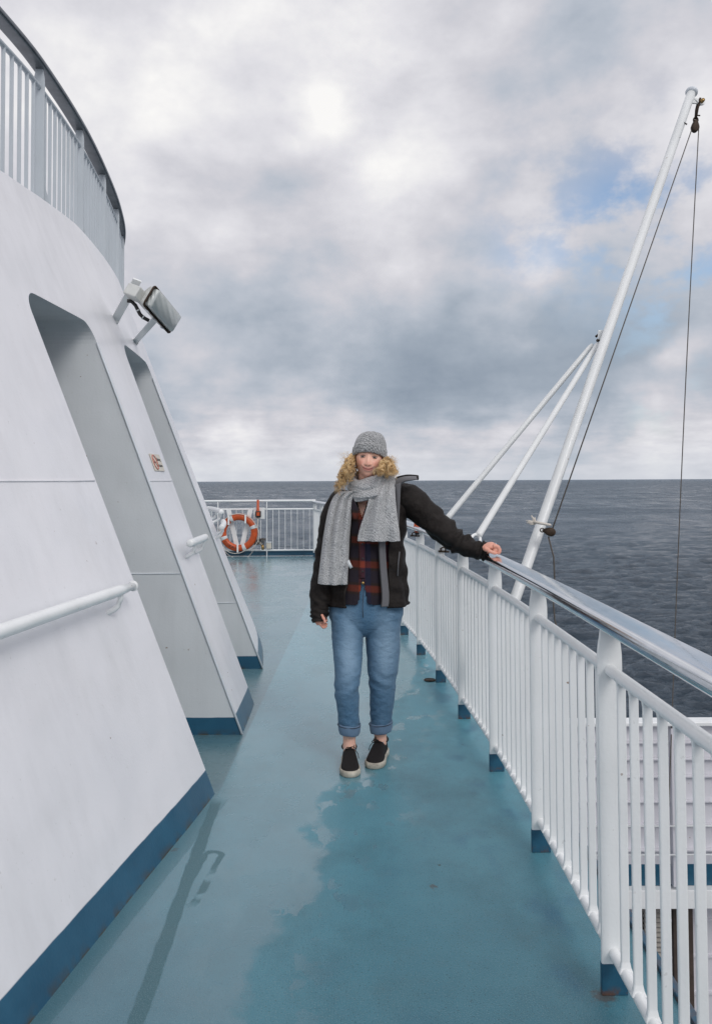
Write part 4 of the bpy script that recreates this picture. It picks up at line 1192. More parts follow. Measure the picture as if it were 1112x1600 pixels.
def G(x, s): return exp(-(x / s) ** 2)
def face_pt(th, ph):
    """th 0..pi from the crown, ph azimuth, 0 = forward"""
    sx, sy, sz = sin(th) * sin(ph), sin(th) * cos(ph), cos(th)
    z = .112 * sz
    rx, ryf, ryb = .0725, .088, .098
    x = rx * sx; y = (ryf if sy > 0 else ryb) * sy
    if z < 0:
        t = min(1, -z / .112)
        x *= 1 - .30 * t ** 1.5 + (0.10 * t ** 3)
        if sy > 0: y *= 1 + .10 * t * (1 - t) ; y += .016 * t ** 2 * sy
        else: y *= 1 - .35 * t
    # flatten the face a little
    if sy > 0: y = y * (1 - .10 * G(x, .03)) 
    f = max(0.0, sy) ** .7
    # z-dependent front profile
    dy = 0
    ax = abs(x)
    dy += -.0095 * G(ax - .031, .017) * G(z - .001, .012)
    dy += .004 * G(ax - .028, .022) * G(z - .021, .008)
    dy += .007 * G(ax - .037, .019) * G(z + .036, .019)
    # nose
    if z > -.046: g = min(1, max(0, (.016 - z) / .052))
    else: g = max(0, 1 - (-.046 - z) / .006)
    dy += (.006 * (1 if -.046 < z < .016 else 0) * 1 + .0145 * g ** 1.2) * G(x, .0085 + .004 * g)
    dy += .0045 * G(ax - .0125, .0065) * G(z + .040, .0065)
    # mouth
    zl = z + .066 - 13 * x * x
    w = 1 if ax < .029 else exp(-((ax - .029) / .005) ** 2)
    dy += .006 * G(ax - .040, .013) * G(z + .048, .014)
    dy += (.0060 * G(zl - .0055, .0045) + .0066 * G(zl + .006, .0052) - .0035 * G(zl, .0018)) * w
    dy += -.003 * G(ax - .031, .005) * G(z + .062, .007)
    dy += .007 * G(x, .017) * G(z + .097, .014) - .003 * G(x, .02) * G(z + .082, .006)
    y += dy * f
    return x, y, z
def head_mesh(mb):
    n, m_ = 90, 110; rs = []
    for i in range(1, n):
        th = pi * i / n
        rs.append([H(*face_pt(th, 2 * pi * j / m_)) for j in range(m_)])
    mb.rings(rs)

def finger(mb, pts, r0, r1):
    n = len(pts); ks = keyed([tuple(p) for p in pts], 14)
    rr = [r0 + (r1 - r0) * i / 13 for i in range(14)]
    rr = [r * (1 + .07 * sin(i * 1.45)) for i, r in enumerate(rr)]
    rr[-1] *= .55; rr[-2] *= .9
    mb.tube(ks, rr, 10)

root = None
def person():
    global root
    body = MB()
    head_mesh(body)
    # neck
    nb = Q(576, 772, 4.29)
    body.rings(limb([(*H(0, -.02, -.05), .050, .055), (*H(0, -.022, -.10), .049, .052), (*(nb + Vector((0, 0, .02))), .055, .056), (*(nb - Vector((0, .005, .04))), .085, .07)], 16, 24, horiz=True))
    # ears
    for s in (-1, 1): caps_sphere(body, H(.072 * s, -.008, -.018), (.009, .017, .028), HR)
    # trunk
    tr = [(578, 778, .075, .06), (578, 792, .138, .085), (577, 815, .146, .100), (575, 850, .140, .098), (572, 890, .132, .095), (571, 925, .155, .105), (571, 950, .150, .105), (570, 968, .08, .07)]
    body.rings(limb([(*Q(x, y, 4.29), a, c) for x, y, a, c in tr], 40, 36, horiz=True))
    # arms. image-right arm reaches to the rail
    A = [(*Q(618, 782, 4.29), .050, .050), (*Q(655, 796, 4.28), .045, .046), (*Q(688, 824, 4.25), .040, .042), (*Q(722, 850, 4.19), .037, .036), (*Q(750, 857, 4.135), .027, .024), (*Q(762, 857, 4.115), .027, .020)]
    body.rings(limb(A, 40, 24))
    B = [(*Q(530, 796, 4.29), .055, .055), (*Q(517, 840, 4.30), .046, .046), (*Q(507, 890, 4.29), .040, .040), (*Q(500, 935, 4.25), .034, .032), (*Q(499, 958, 4.22), .025, .020)]
    body.rings(limb(B, 40, 24))
    # hand hanging: palm and fingers (relaxed, seen from the thumb side)
    w = Q(499, 957, 4.22)
    p0, p1 = w, Q(502, 970, 4.205)
    body.rings(limb([(*p0, .025, .020), (*Q(500, 964, 4.212), .030, .016), (*p1, .033, .015), (*Q(503.5, 974, 4.20), .030, .013)], 14, 20))
    def hf(a, b_, c, d, r): finger(body, [Q(*a), Q(*b_), Q(*c), Q(*d)], r, r * .72)
    hf((496, 969, 4.215), (500, 975, 4.20), (504, 979.5, 4.19), (506.5, 982, 4.185), .0088)
    hf((499.5, 971, 4.22), (503, 976, 4.215), (506.5, 979.5, 4.205), (509.5, 981, 4.20), .0088)
    hf((502, 970, 4.232), (505.5, 975, 4.23), (508.5, 978, 4.222), (511, 979, 4.215), .0084)
    hf((504, 968, 4.24), (507, 972.5, 4.24), (509.5, 975, 4.235), (511.5, 975.5, 4.23), .0075)
    hf((502, 961, 4.195), (505.5, 966, 4.175), (507.5, 971, 4.17), (507, 974.5, 4.172), .0095)
    # hand on the rail
    rx = railx(4.10)
    def K(dx, dy, z): return Vector((rx + dx, 4.10 + dy, z))
    wr = Q(756, 857, 4.12)
    pal = [(*wr, .025, .022), (*K(-.038, .010, 1.135), .033, .019), (*K(-.018, .004, 1.142), .037, .017), (*K(-.004, .0, 1.141), .037, .014)]
    body.rings(limb(pal, 16, 20, ydir=(0, -.25, 1)))
    fy = [.031, .0105, -.0105, -.030]
    ln = [.95, 1.08, 1.0, .84]
    for q, L in zip(fy, ln):
        finger(body, [K(-.010, q, 1.141), K(.008 * L, q - .002, 1.142), K(.023 * L, q - .004, 1.130), K(.025 * L, q - .005, 1.114), K(.013 * L, q - .005, 1.1015)], .0104, .0084)
    finger(body, [K(-.050, -.014, 1.128), K(-.036, -.034, 1.120), K(-.014, -.041, 1.112), K(.006, -.036, 1.105)], .0118, .0090)
    caps_sphere(body, K(.002, -.004, 1.122), (.020, .034, .016))
    # legs and feet
    for keys in (LEG_A, LEG_B):
        body.rings(limb([(k[0], k[1], k[2], k[3] * .72, k[4] * .72) for k in keys[:-1]] + [(keys[-1][0], keys[-1][1], .165, .034, .036)], 40, 24, horiz=True))
    for (cx, cy, rot) in FEET:
        R = Matrix.Rotation(radians(rot), 3, 'Z')
        def f(x, y, z): return Vector((cx, cy, 0)) + R @ Vector((x, y, z))
        body.rings(limb([(*f(0, 0, .175), .034, .036), (*f(0, .0, .12), .033, .038), (*f(0, .0, .075), .034, .045), (*f(0, -.01, .055), .026, .03)], 12, 20, horiz=True))
        body.rings(limb([(*f(0, .045, .044), .022, .016), (*f(0, -.02, .046), .022, .016), (*f(0, -.08, .040), .022, .010), (*f(0, -.14, .034), .026, .006)], 16, 20, ydir=(0, 0, 1)))
    skinm, T, b = newmat('skin')
    at_ = T.node('ShaderNodeVertexColor'); at_.layer_name = 'paint'
    P = geopos(T)
    T.put(b.inputs['Base Color'], T.mix(T.maprange(T.noise(P, 160, 3), .3, .7, 0, .10), at_.outputs[0], (.66, .34, .25)))
    b.inputs['Roughness'].default_value = .52
    b.inputs['Subsurface Weight'].default_value = .12; b.inputs['Subsurface Radius'].default_value = (.010, .004, .002); b.inputs['Subsurface Scale'].default_value = .6
    o = body.build('person', skinm, None, remesh=.0026, smoothit=2)
    o.data.update()
    tag(o, 'woman in grey beanie, black jacket and jeans, one hand on the steel handrail', 'person')
    # move the origin to her feet
    base = Vector((.05, 4.25, 0)); o.data.transform(Matrix.Translation(-base)); o.location = base
    me = o.data
    n = len(me.vertices); co = np.empty(n * 3, np.float32); me.vertices.foreach_get('co', co); co = co.reshape(-1, 3) + np.array(base)
    Ri = np.array(HR.transposed()); hl = (co - np.array(HC)) @ Ri.T
    x = hl[:, 0]; y = -hl[:, 1]; z = hl[:, 2]
    c = np.tile(np.array([.84, .505, .385]), (n, 1))
    def mixc(mask, col, c): mask = np.clip(mask, 0, 1)[:, None]; return c * (1 - mask) + np.array(col) * mask
    g = lambda a, s: np.exp(-(a / s) ** 2)
    front = (y > .03) & (np.abs(z) < .13) & (np.abs(x) < .09)
    ax = np.abs(x)
    c = mixc(front * .55 * g(ax - .038, .018) * g(z + .034, .018), (.60, .19, .14), c)
    c = mixc(front * .45 * g(x, .012) * g(z + .036, .012), (.60, .20, .15), c)
    c = mixc(front * .30 * g(z + .10, .02), (.50, .17, .12), c)
    zl = z + .066 - 13 * x * x
    lips = np.clip(1.3 - np.abs(zl) / .0095, 0, 1) * np.clip((.0285 - ax) / .005, 0, 1)
    c = mixc(front * lips * .85, (.50, .145, .13), c)
    c = mixc(front * g(zl, .0017) * np.clip((.032 - ax) / .004, 0, 1) * .8, (.15, .035, .03), c)
    c = mixc(front * g(ax - .012, .004) * g(z + .0465, .0018) * .45, (.28, .10, .08), c)
    c = mixc(front * .18 * g(ax - .031, .015) * g(z - .009, .007), (.30, .14, .10), c)
    brow = g(z - (.0205 - 5 * (ax - .028) ** 2 + .05 * (ax - .03) * 0), .0032) * np.clip((ax - .013) / .004, 0, 1) * np.clip((.049 - ax) / .006, 0, 1)
    c = mixc(front * brow * .8, (.17, .085, .045), c)
    lash = g(z - (.0062 - 14 * (ax - .031) ** 2), .0020) * np.clip((.0165 - np.abs(ax - .031)) / .003, 0, 1)
    c = mixc(front * lash * .95, (.02, .012, .01), c)
    low = g(z + .0068 - 10 * (ax - .031) ** 2, .0016) * np.clip((.014 - np.abs(ax - .031)) / .003, 0, 1)
    c = mixc(front * low * .5, (.08, .035, .03), c)
    c = mixc(front * .25 * g(ax - .028, .012) * g(z + .014, .005), (.30, .12, .10), c)
    hands = (co[:, 2] < 1.25) & (co[:, 2] > .6) & ((co[:, 0] > .5) | (co[:, 0] < -.12))
    c = mixc(hands * .55, (.50, .16, .11), c)
    at2 = me.color_attributes.new('paint', 'FLOAT_COLOR', 'POINT')
    buf = np.concatenate([c, np.ones((n, 1))], 1).astype(np.float32)
    at2.data.foreach_set('color', buf.ravel())
    root = o
    # eyes
    em, T, b = newmat('eyeball')
    P = geopos(T)
    def near(cn): return T.vmath('DISTANCE', P, tuple(cn))
    e1, e2 = H(-.031, .0835, 0), H(.031, .0835, 0)
    dd = T.math('MINIMUM', near(e1), near(e2))
    T.put(b.inputs['Base Color'], T.mix(T.maprange(dd, .0070, .0074), T.mix(T.maprange(dd, .003, .0036), (.004, .004, .004), (.035, .055, .06)), (.36, .31, .29)))
    b.inputs['Roughness'].default_value = .12
    for s in (-1, 1):
        m_ = MB(); caps_sphere(m_, H(.031 * s, .0705, -.0005), (.0128, .0115, .0046), HR); m_.build('eye', em, root)

# leg keys: x,y,z,r_side,r_depth
LEG_A = [(*Q(540, 955, 4.29), .086, .108), (*Q(542.5, 980, 4.27), .086, .100), (*Q(543, 1003, 4.25), .083, .090), (*Q(543.5, 1045, 4.20), .071, .076), (*Q(541.5, 1075, 4.185), .066, .070), (*Q(543.3, 1108, 4.20), .058, .064), (*Q(545.3, 1139, 4.205), .0505, .056)]
LEG_B = [(*Q(600, 955, 4.29), .096, .108), (*Q(598.5, 980, 4.29), .094, .100), (*Q(598, 1003, 4.29), .092, .090), (*Q(598.5, 1042, 4.28), .081, .080), (*Q(597, 1062, 4.28), .073, .074), (*Q(597, 1085, 4.29), .067, .068), (*Q(596, 1108, 4.30), .061, .064), (*Q(594.7, 1136, 4.31), .054, .057)]
FEET = [(Q(545.5, 1160, 4.205).x, 4.215, 2), (Q(593, 1150, 4.31).x + .004, 4.325, -13)]
person()

def part(mb, name, mat, parent=None, **kw): return mb.build(name, mat, parent or root, **kw)

# --- jeans
def jeans():
    def fold_leg(kz, sgn):
        def f(t, a, p):
            front = max(0, -(sin(a))) if False else 1
            w = 0
            w += .0060 * exp(-((p.z - kz) / .06) ** 2) * sin((p.z - kz) * 80 - sgn * (p.x) * 45 + 1.0 + noi(p, 11, 2) * 4) * (.5 + noi(p, 7, 12))
            w += .005 * exp(-((p.z - kz - .06) / .035) ** 2) * max(0, sgn * -cos(a)) ** 2 * (1 if sgn < 0 else .3)
            w += .0045 * exp(-((p.z - .22) / .05) ** 2) * sin(p.z * 110 + p.x * 60 * sgn + noi(p, 12, 4) * 4) * (.6 + noi(p, 8, 3))
            w += .004 * exp(-((p.z - .80) / .06) ** 2) * sin(p.z * 90 - sgn * p.x * 70)
            return w
        return f
    b = MB()
    b.rings(limb([(*Q(572, 900, 4.29), .150, .110), (*Q(572, 930, 4.29), .186, .125), (*Q(572, 950, 4.29), .200, .128), (*Q(571, 966, 4.29), .194, .120), (*Q(570, 977, 4.29), .150, .105), (*Q(570, 986, 4.29), .075, .08), (*Q(569, 993, 4.29), .02, .04)], 24, 48, horiz=True, wr=.003, wf=12))
    b.rings(limb(LEG_A, 70, 44, horiz=True, wr=.0045, wf=11, seed=1, fold=fold_leg(.405, 1)))
    b.rings(limb(LEG_B, 70, 44, horiz=True, wr=.0045, wf=11, seed=2, fold=fold_leg(.42, -1)))
    j = part(b, 'jeans', M['denim'], remesh=.0042, smoothit=3)
    for keys, sd in ((LEG_A, 1), (LEG_B, 2)):
        e = keys[-1]; c = MB()
        x, y, z = e[0], e[1], e[2]; r1, r2 = e[3], e[4]
        lean = .0012
        rs = []
        prof = [(.026, .0035), (.030, .006), (.026, .0085), (.010, .0080), (-.008, .0065), (-.020, .0035), (-.024, .001), (-.020, -.003), (0, -.003)]
        for dz, o in prof:
            ring = []
            for k in range(40):
                a = 2 * pi * k / 40
                w = .0018 * sin(3 * a + sd) + .0012 * sin(7 * a)
                tilt = .006 * cos(a) * (1 if sd == 2 else -.6)
                ring.append(Vector((x + (r1 + o + w) * cos(a), y + (r2 + o + w) * sin(a), z + dz + tilt + w)))
            rs.append(ring)
        c.rings(rs, caps=False); cf = c.build('cuff', M['denim_light'], j)
        s = MB(); ring = [Vector((x + (r1 + .0088) * cos(a), y + (r2 + .0088) * sin(a), z + .022 + .006 * cos(a) * (1 if sd == 2 else -.6))) for a in [2 * pi * k / 40 for k in range(40)]]
        s.tube(ring, .0022, 5, loop=True); s.build('seam', M['stitch'], cf)
    # fly
    f = MB(); pts = [Q(567 + .8 * sin(i * .8), 905 + i * 7.5, 4.16 - .003 * min(i, 4) + .003 * max(0, i - 6)) for i in range(0, 9)]
    f.tube(pts, .0022, 5); f.build('fly_seam', M['stitch'], j)
    k = MB(); c = Q(567, 911, 4.155); k.tube([c + Vector((0, .003, 0)), c - Vector((0, .004, 0))], .008, 12); k.build('button', M['brass'], j)
jeans()

# --- shoes
def shoes():
    for i, (cx, cy, rot) in enumerate(FEET):
        R = Matrix.Rotation(radians(rot), 3, 'Z')
        org = Vector((cx, cy, 0))
        def f(x, y, z): return org + R @ Vector((x, y, z))
        # outline half-width along the length (y from +.06 heel to -.20 toe)
        L = [(.062, .018), (.055, .031), (.03, .037), (-.02, .036), (-.07, .041), (-.12, .0485), (-.155, .0475), (-.18, .038), (-.195, .022), (-.200, .008)]
        def outline(k, z, grow=0):
            left = [f(-(w + grow) , y + (-grow if y < -.19 else grow if y > .05 else 0), z) for y, w in L]
            right = [f((w + grow), y + (-grow if y < -.19 else grow if y > .05 else 0), z) for y, w in reversed(L)]
            return left + right
        s = MB(); s.rings([outline(0, .0, .001), outline(0, .005, .005), outline(0, .018, .0055), outline(0, .026, .004), outline(0, .030, .001)])
        sh = thing_shoe = None
        u = MB()
        prof = [(.058, .026, .070), (.045, .033, .083), (.02, .036, .080), (-.01, .036, .082), (-.04, .037, .090), (-.06, .038, .094), (-.085, .041, .080), (-.11, .045, .066), (-.135, .047, .055), (-.16, .045, .046), (-.18, .036, .039), (-.192, .022, .033), (-.197, .010, .029)]
        rs = []
        for y, w, h in prof:
            ring = []
            for k in range(25):
                a = pi * k / 24
                ca = cos(a); sa = sin(a)
                ring.append(f(w * (1 if ca > 0 else -1) * abs(ca) ** .62, y, .024 + (h - .024) * sa ** .75))
            ring += [f(-w * (1 - 2 * k / 6), y, .022) for k in range(1, 6)]
            rs.append(ring)
        u.rings(rs)
        up = part(u, 'shoe', M['shoe'], sub=1)
        s.build('sole', M['sole'], up, smooth=True, bevel=.0)
        t = MB(); t.rings(limb([(*f(0, -.030, .088), .024, .006), (*f(0, -.026, .104), .025, .005), (*f(0, -.022, .118), .021, .004)], 8, 16, horiz=True)); t.build('tongue', M['shoe'], up)
        c = MB(); ring = [f(.036 * sin(a), .015 + .045 * cos(a), .082 + .010 * max(0, cos(a)) - .0 * sin(a)) for a in [2 * pi * k / 28 for k in range(28)]]
        c.tube(ring, .006, 6, loop=True); c.build('collar', M['shoe'], up)
        la = MB()
        for k in range(5):
            y = -.052 - .0155 * k; h = .094 - .0098 * k - (.0 if k else 0); w = .021 - .001 * k
            la.tube([f(-w, y + .004, h - .006), f(-w * .5, y, h + .0005), f(0, y - .003, h + .002), f(w * .5, y, h + .0005), f(w, y + .004, h - .006)], .0024, 6)
        sg = 1 if i == 0 else -1
        la.tube([f(0, -.045, .098), f(.018 * sg, -.052, .104), f(.036 * sg, -.058, .094), f(.030 * sg, -.052, .086), f(.006 * sg, -.046, .096)], .0024, 6)
        la.tube([f(0, -.045, .098), f(-.014, -.055, .102), f(-.022, -.06, .094), f(-.010, -.05, .094)], .0022, 6)
        la.tube([f(.0, -.045, .098), f(.030 * sg, -.06, .09), f(.043 * sg, -.07, .072), f(.046 * sg, -.085, .055)], .0022, 6)
        la.build('lace', M['lace'], up)
        ey = MB(); 
        for sx in (-1, 1): p = f(.026 * sx, -.050, .090); ey.tube([p, p + Vector((0, -.002, .003))], .0032, 8)
        ey.build('eyelet', M['chrome'], up)
shoes()

# --- shirt
def shirt():
    keys = [(578, 774, .10, .075), (577, 790, .150, .098), (576, 812, .160, .113), (574, 845, .150, .115), (572, 880, .158, .120), (571, 915, .188, .135), (571, 948, .204, .1435)]
    n, m_ = 180, 220
    ks = keyed([(*Q(x, y, 4.295), a, c) for x, y, a, c in keys], n)
    cx = Q(566, 850, 4.16).x
    b = MB(); rs = []
    for i, k in enumerate(ks):
        ring = []
        for j in range(m_):
            a = 2 * pi * j / m_
            p = Vector((k[0] + k[3] * sin(a), k[1] - k[4] * cos(a), k[2]))
            d = Vector((sin(a), -cos(a), 0))
            w = noi(p, 9, 3) * .006 + .006 * sin(a * 11 + noi(p, 6, 1) * 5) * (i / n)
            ring.append(p + d * w)
        rs.append(ring)
    b.rings(rs, caps=False)
    zV = Q(566, 808, 4.17).z; ztop = Q(566, 774, 4.17).z
    zn = Q(567, 903, 4.15).z; zh = Q(567, 945, 4.15).z
    keep = []
    for f in b.f:
        c = sum((b.v[q] for q in f), Vector()) / len(f)
        if c.y < 4.24:
            if c.z > zV and abs(c.x - cx) < (c.z - zV) * .36 + .0: continue
            if c.z < zn and abs(c.x - cx - .001) < (zn - c.z) * .17 + .002: continue
        # curved shirt tail
        side = abs(c.x - .055)
        if c.z < zh + .004 * sin(c.x * 40): continue
        keep.append(f)
    b.f = keep
    s = part(b, 'shirt', M['plaid'], solid=.003)
    # collar leaves
    for sx in (-1, 1):
        g = MB(); pts = []
        for i in range(8):
            t = i / 7
            px = cx + sx * (.008 + .052 * t) ; pz = zV + .005 + (ztop - zV + .01) * t
            y0 = 4.155 + .055 * t ** 1.6
            ring = [Vector((px + sx * q * .034 * (1 - .15 * t), y0 - .010 + .012 * q + .004 * sin(q * 3), pz + (.010 if q < .5 else -.01) * (1 - t) - .008 * q)) for q in (0, .33, .66, 1)]
            pts.append(ring)
        g.rings(pts, closed=False); g.build('collar', M['plaid'], s, solid=.003)
    pl = MB(); K = 24; rs = []
    for i in range(K + 1):
        z = zV - .003 + (zn - zV) * i / K
        idx = min(range(n), key=lambda q: abs(ks[q][2] - z)); kk = ks[idx]
        def yy(x): return kk[1] - kk[4] * sqrt(max(.05, 1 - ((x - kk[0]) / kk[3]) ** 2)) - .0062
        rs.append([Vector((x, yy(x) - .0006 + noi((x, 0, z), 9, 3) * .002, z)) for x in (cx - .015, cx - .005, cx + .006, cx + .016)])
    pl.rings(rs, closed=False); pl.build('placket', M['plaid'], s, solid=.002)
    for py in (826, 850, 873, 893):
        p = Q(566.5, py, 4.150 if py < 860 else 4.141); k = MB(); k.tube([p + Vector((0, .006, 0)), p - Vector((0, .002, 0))], .0055, 10); k.build('button', M['black'], s)
shirt()

# --- jacket
def jacket():
    # (px, py, rx, ry) of the body shell
    keys = [(579, 768, .098, .078), (578, 776, .160, .100), (578, 790, .192, .122), (577, 815, .196, .134), (576, 850, .192, .138), (575, 890, .200, .145), (575, 925, .215, .158), (575, 944, .219, .163)]
    n, m_ = 80, 90
    ks = keyed([(*Q(x, y, 4.30), a, c) for x, y, a, c in keys], n)
    b = MB(); rs = []
    for i, k in enumerate(ks):
        t = i / (n - 1)
        a0 = radians(27 + 5 * sin(t * 3)); a1 = radians(360 - 30 - 2 * t)
        ring = []
        for j in range(m_):
            a = a0 + (a1 - a0) * j / (m_ - 1)
            p = Vector((k[0] + k[3] * sin(a), k[1] - k[4] * cos(a), k[2]))
            d = Vector((sin(a), -cos(a), 0))
            w = noi(p, 8, 6) * .012 + .006 * sin(a * 9 + 2 * noi(p, 5, 2) * 2) * t + .004 * sin(p.z * 60 + a * 3)
            ring.append(p + d * w)
        rs.append(ring)
    b.rings(rs, closed=False)
    jk = part(b, 'jacket', M['jacket'], solid=.006)
    # front edge lining, turned out
    ln = MB(); rs = []
    for i in range(28, n - 2):
        k = ks[i]; rr = []
        for q in range(6):
            a = radians(16.5 + 11 * q / 5 + 2 * sin(i * .12))
            p = Vector((k[0] + (k[3] + .0) * sin(a), k[1] - (k[4] + .009) * cos(a), k[2])); rr.append(p + Vector((0, -.003 * sin(q * 2.2 + i * .1), 0)))
        rs.append(rr)
    ln.rings(rs, closed=False); ln.build('lining', M['lining'], jk, solid=.003)
    # zip teeth edge
    z = MB(); z.tube([r[0] + Vector((0, -.002, 0)) for r in rs], .0028, 6); z.build('zip', M['black'], jk)
    # pocket zips
    for sx, pts in ((1, ((624, 862), (622, 880), (621, 900))),):
        g = MB(); g.tube([Q(x, y, 4.19) for x, y in pts], .003, 6); g.build('pocket_zip', M['lining'], jk)
    hm = MB(); k = ks[-1]; ring = []
    for j in range(60):
        a = radians(32) + radians(298) * j / 59
        p = Vector((k[0] + (k[3] + .002) * sin(a), k[1] - (k[4] + .002) * cos(a), k[2] + .008)); d = Vector((sin(a), -cos(a), 0))
        ring.append(p + d * (noi(p, 8, 6) * .012 + .006 * sin(a * 9 + 4 * noi(p, 5, 2))))
    hm.tube(ring, .0055, 6); hm.build('hem', M['jacket'], jk)
    # sleeves
    def sleeve_fold(el, amp):
        def f(t, a, p):
            br = max(0, .55 + 1.3 * noi(p, 10, 20))
            w = amp * exp(-((t - el) / .22) ** 2) * (1 - 2 * abs(sin(t * 26 + 2.0 * sin(a + 1) + 4 * noi(p, 8, 2)))) * br
            w += amp * .9 * exp(-((t - .90) / .08) ** 2) * sin(t * 80 + 3 * cos(a) + 5 * noi(p, 12, 3)) * br
            w += amp * .6 * sin(t * 22 + a * 2 + 7 * noi(p, 6, 8))
            return w
        return f
    s = MB()
    A = [(*Q(604, 777, 4.31), .040, .060), (*Q(620, 774, 4.30), .070, .074), (*Q(638, 781, 4.295), .079, .078), (*Q(658, 796, 4.28), .074, .074), (*Q(680, 817.5, 4.25), .069, .069), (*Q(702, 836, 4.215), .063, .062),
         (*Q(722, 850.5, 4.18), .056, .054), (*Q(740, 859, 4.150), .046, .046), (*Q(752, 860.5, 4.130), .041, .042), (*Q(761, 860, 4.12), .041, .041)]
    rs = limb(A, 110, 44, wr=.006, wf=11, seed=3, fold=sleeve_fold(.60, .0088))
    # flared cuff mouth
    s.rings(rs, caps=False)
    o = s.build('sleeve', M['jacket'], jk, solid=.004)
    s = MB()
    B = [(*Q(548, 775, 4.31), .035, .055), (*Q(534, 783, 4.30), .066, .075), (*Q(525, 803, 4.295), .078, .080), (*Q(518, 840, 4.30), .072, .076), (*Q(511, 880, 4.295), .068, .070), (*Q(504, 918, 4.27), .061, .062), (*Q(500.5, 940, 4.25), .056, .055),
         (*Q(499.5, 948, 4.24), .046, .047), (*Q(499.5, 960, 4.225), .0435, .045), (*Q(500, 972, 4.215), .042, .044)]
    rs = limb(B, 100, 40, wr=.005, wf=11, seed=9, fold=sleeve_fold(.5, .0055))
    s.rings(rs, caps=False); s.build('sleeve', M['jacket'], jk, solid=.004)
    # stand-up collar / hood flap lying out over the shoulder
    hd = MB(); rs = []
    for i in range(14):
        t = i / 13
        px = 600 + 52 * t; pyt = 751 - 7 * t ** .5 + 1.2 * sin(t * 7); pyb = spline([(0, (780,)), (.33, (765,)), (.55, (753.5,)), (.8, (750.5,)), (1, (749.5,))], t)[0]
        yy = 4.20 - .05 * t + .02 * sin(t * 6)
        rr = []
        for q in range(7):
            u = q / 6
            rr.append(Q(px + 3 * u * (1 - t), pyt + (pyb - pyt) * u, yy - .012 * sin(u * pi) + .10 * (1 - u) * (1 - .6 * t)))
        rs.append(rr)
    hd.rings(rs, closed=False); h = hd.build('hood', M['lining'], jk, solid=.008)
    e = MB(); e.tube([r[0] + Vector((0, -.004, .002)) for r in rs[5:]] + [r for r in [rs[-1][3], rs[-1][5]]], .007, 8); e.build('hood_edge', M['jacket'], h)
    # lapel band of grey lining running down from the collar beside the scarf
    lp = MB(); rs = []
    for i in range(20):
        t = i / 19
        x0 = 617.5 + 4 * t; y0_ = 757 + 62 * t; w = 7.5 * (1 - t) + 2
        rs.append([Q(x0 - 1 + w * q, y0_ - 3 * q * (1 - t), 4.175 - .004 * sin(q * 3)) for q in (0, .35, .7, 1)])
    lp.rings(rs, closed=False); lp.build('lapel', M['lining'], jk, solid=.004)
jacket()

# --- scarf
def scarf():
    b = MB()
    def loop(cx, cy, cz, rx, ry, dz, thick, tall, seed, a0=0, a1=360, tilt=0, n=90):
        rs = []; m_ = 30
        for i in range(n + 1):
            a = radians(a0 + (a1 - a0) * i / n)
            c = Vector((cx + rx * sin(a), cy - ry * cos(a), cz + dz * cos(a) + tilt * sin(a)))
            d = Vector((sin(a), -cos(a), 0)); up = Vector((0, 0, 1))
            ring = []
            for j in range(m_):
                q = 2 * pi * j / m_
                w = 1 + .13 * sin(3 * q + a * 2 + seed) + .07 * sin(7 * q + a * 3.3 + seed * 2)
                ring.append(c + (d * cos(q) * thick + (up + d * -.35) * sin(q) * tall) * w + d * noi(c, 18, seed) * .006)
            rs.append(ring)
        closed = abs(a1 - a0) >= 360
        b.rings(rs[:-1] if closed else rs, loop=closed)
    c = Q(580, 762, 4.262)
    loop(c.x - .012, c.y - .008, c.z + .040, .088, .094, -.030, .024, .034, 1, tilt=.014)
    loop(c.x + .004, c.y - .010, c.z + .010, .104, .106, -.032, .022, .034, 2.5, tilt=.034)
    loop(c.x + .008, c.y - .006, c.z + .046, .092, .092, -.012, .020, .026, 4.1, tilt=.030)
    s = part(b, 'scarf', M['scarf'])
    def drape(keys, name, n=70, m_=50, folds=4.5, amp=.012, seed=0, hemw=.02):
        """keys: px,py,halfwidth px, Y"""
        ks = keyed(keys, n); rs = []
        for i, (px, py, hw, Y) in enumerate(ks):
            t = i / (n - 1); ring = []
            for j in range(m_):
                u = -1 + 2 * j / (m_ - 1)
                f = sin(u * folds * pi * .5 + seed + .5 * sin(t * 3)) * amp * (.6 + .5 * t) + .006 * sin(u * 9 + t * 4 + seed)
                p = Q(px + hw * u, py + hemw * 100 * (abs(u) ** 2) * (t if i > n * .8 else 0) * (1 if u < 0 else .6), Y + .030 * u * u)
                p.y -= f + .004 * noi(p, 25, seed)
                p.z += .004 * noi((p.x, 0, p.z), 40, seed) * t
                ring.append(p)
            rs.append(ring)
        d = MB(); d.rings(rs, closed=False)
        return d.build(name, M['scarf'], s, solid=.011)
    # over her right shoulder (left of the picture): long end
    drape([(546, 768, 15, 4.175), (536, 779, 15, 4.17), (531, 800, 17.5, 4.155), (526, 835, 19, 4.145), (523, 870, 20.5, 4.14), (520.5, 900, 21.5, 4.135), (519.5, 914, 22, 4.135)], 'scarf_end', folds=5.2, amp=.013, seed=.6, hemw=-.02)
    # hanging from the wrap on the other side: short wide end
    drape([(601, 756, 15, 4.16), (598, 770, 18, 4.13), (596, 785, 21, 4.115), (594, 805, 25, 4.11), (592, 828, 30, 4.105), (591, 846, 32.5, 4.105)], 'scarf_end', folds=4.2, amp=.014, seed=2.2, hemw=-.008)
    # care label on the long end
    t = MB(); rs = []
    for i in range(8):
        q = i / 7; rs.append([Q(541.5 + 5.5 * q + w, 877 + 12 * q ** .8 - w * .7, 4.118 - .01 * sin(q * 3)) for w in (0, 2.0, 4.0)])
    t.rings(rs, closed=False); t.build('care_label', M['tape'], s, solid=.001)
scarf()

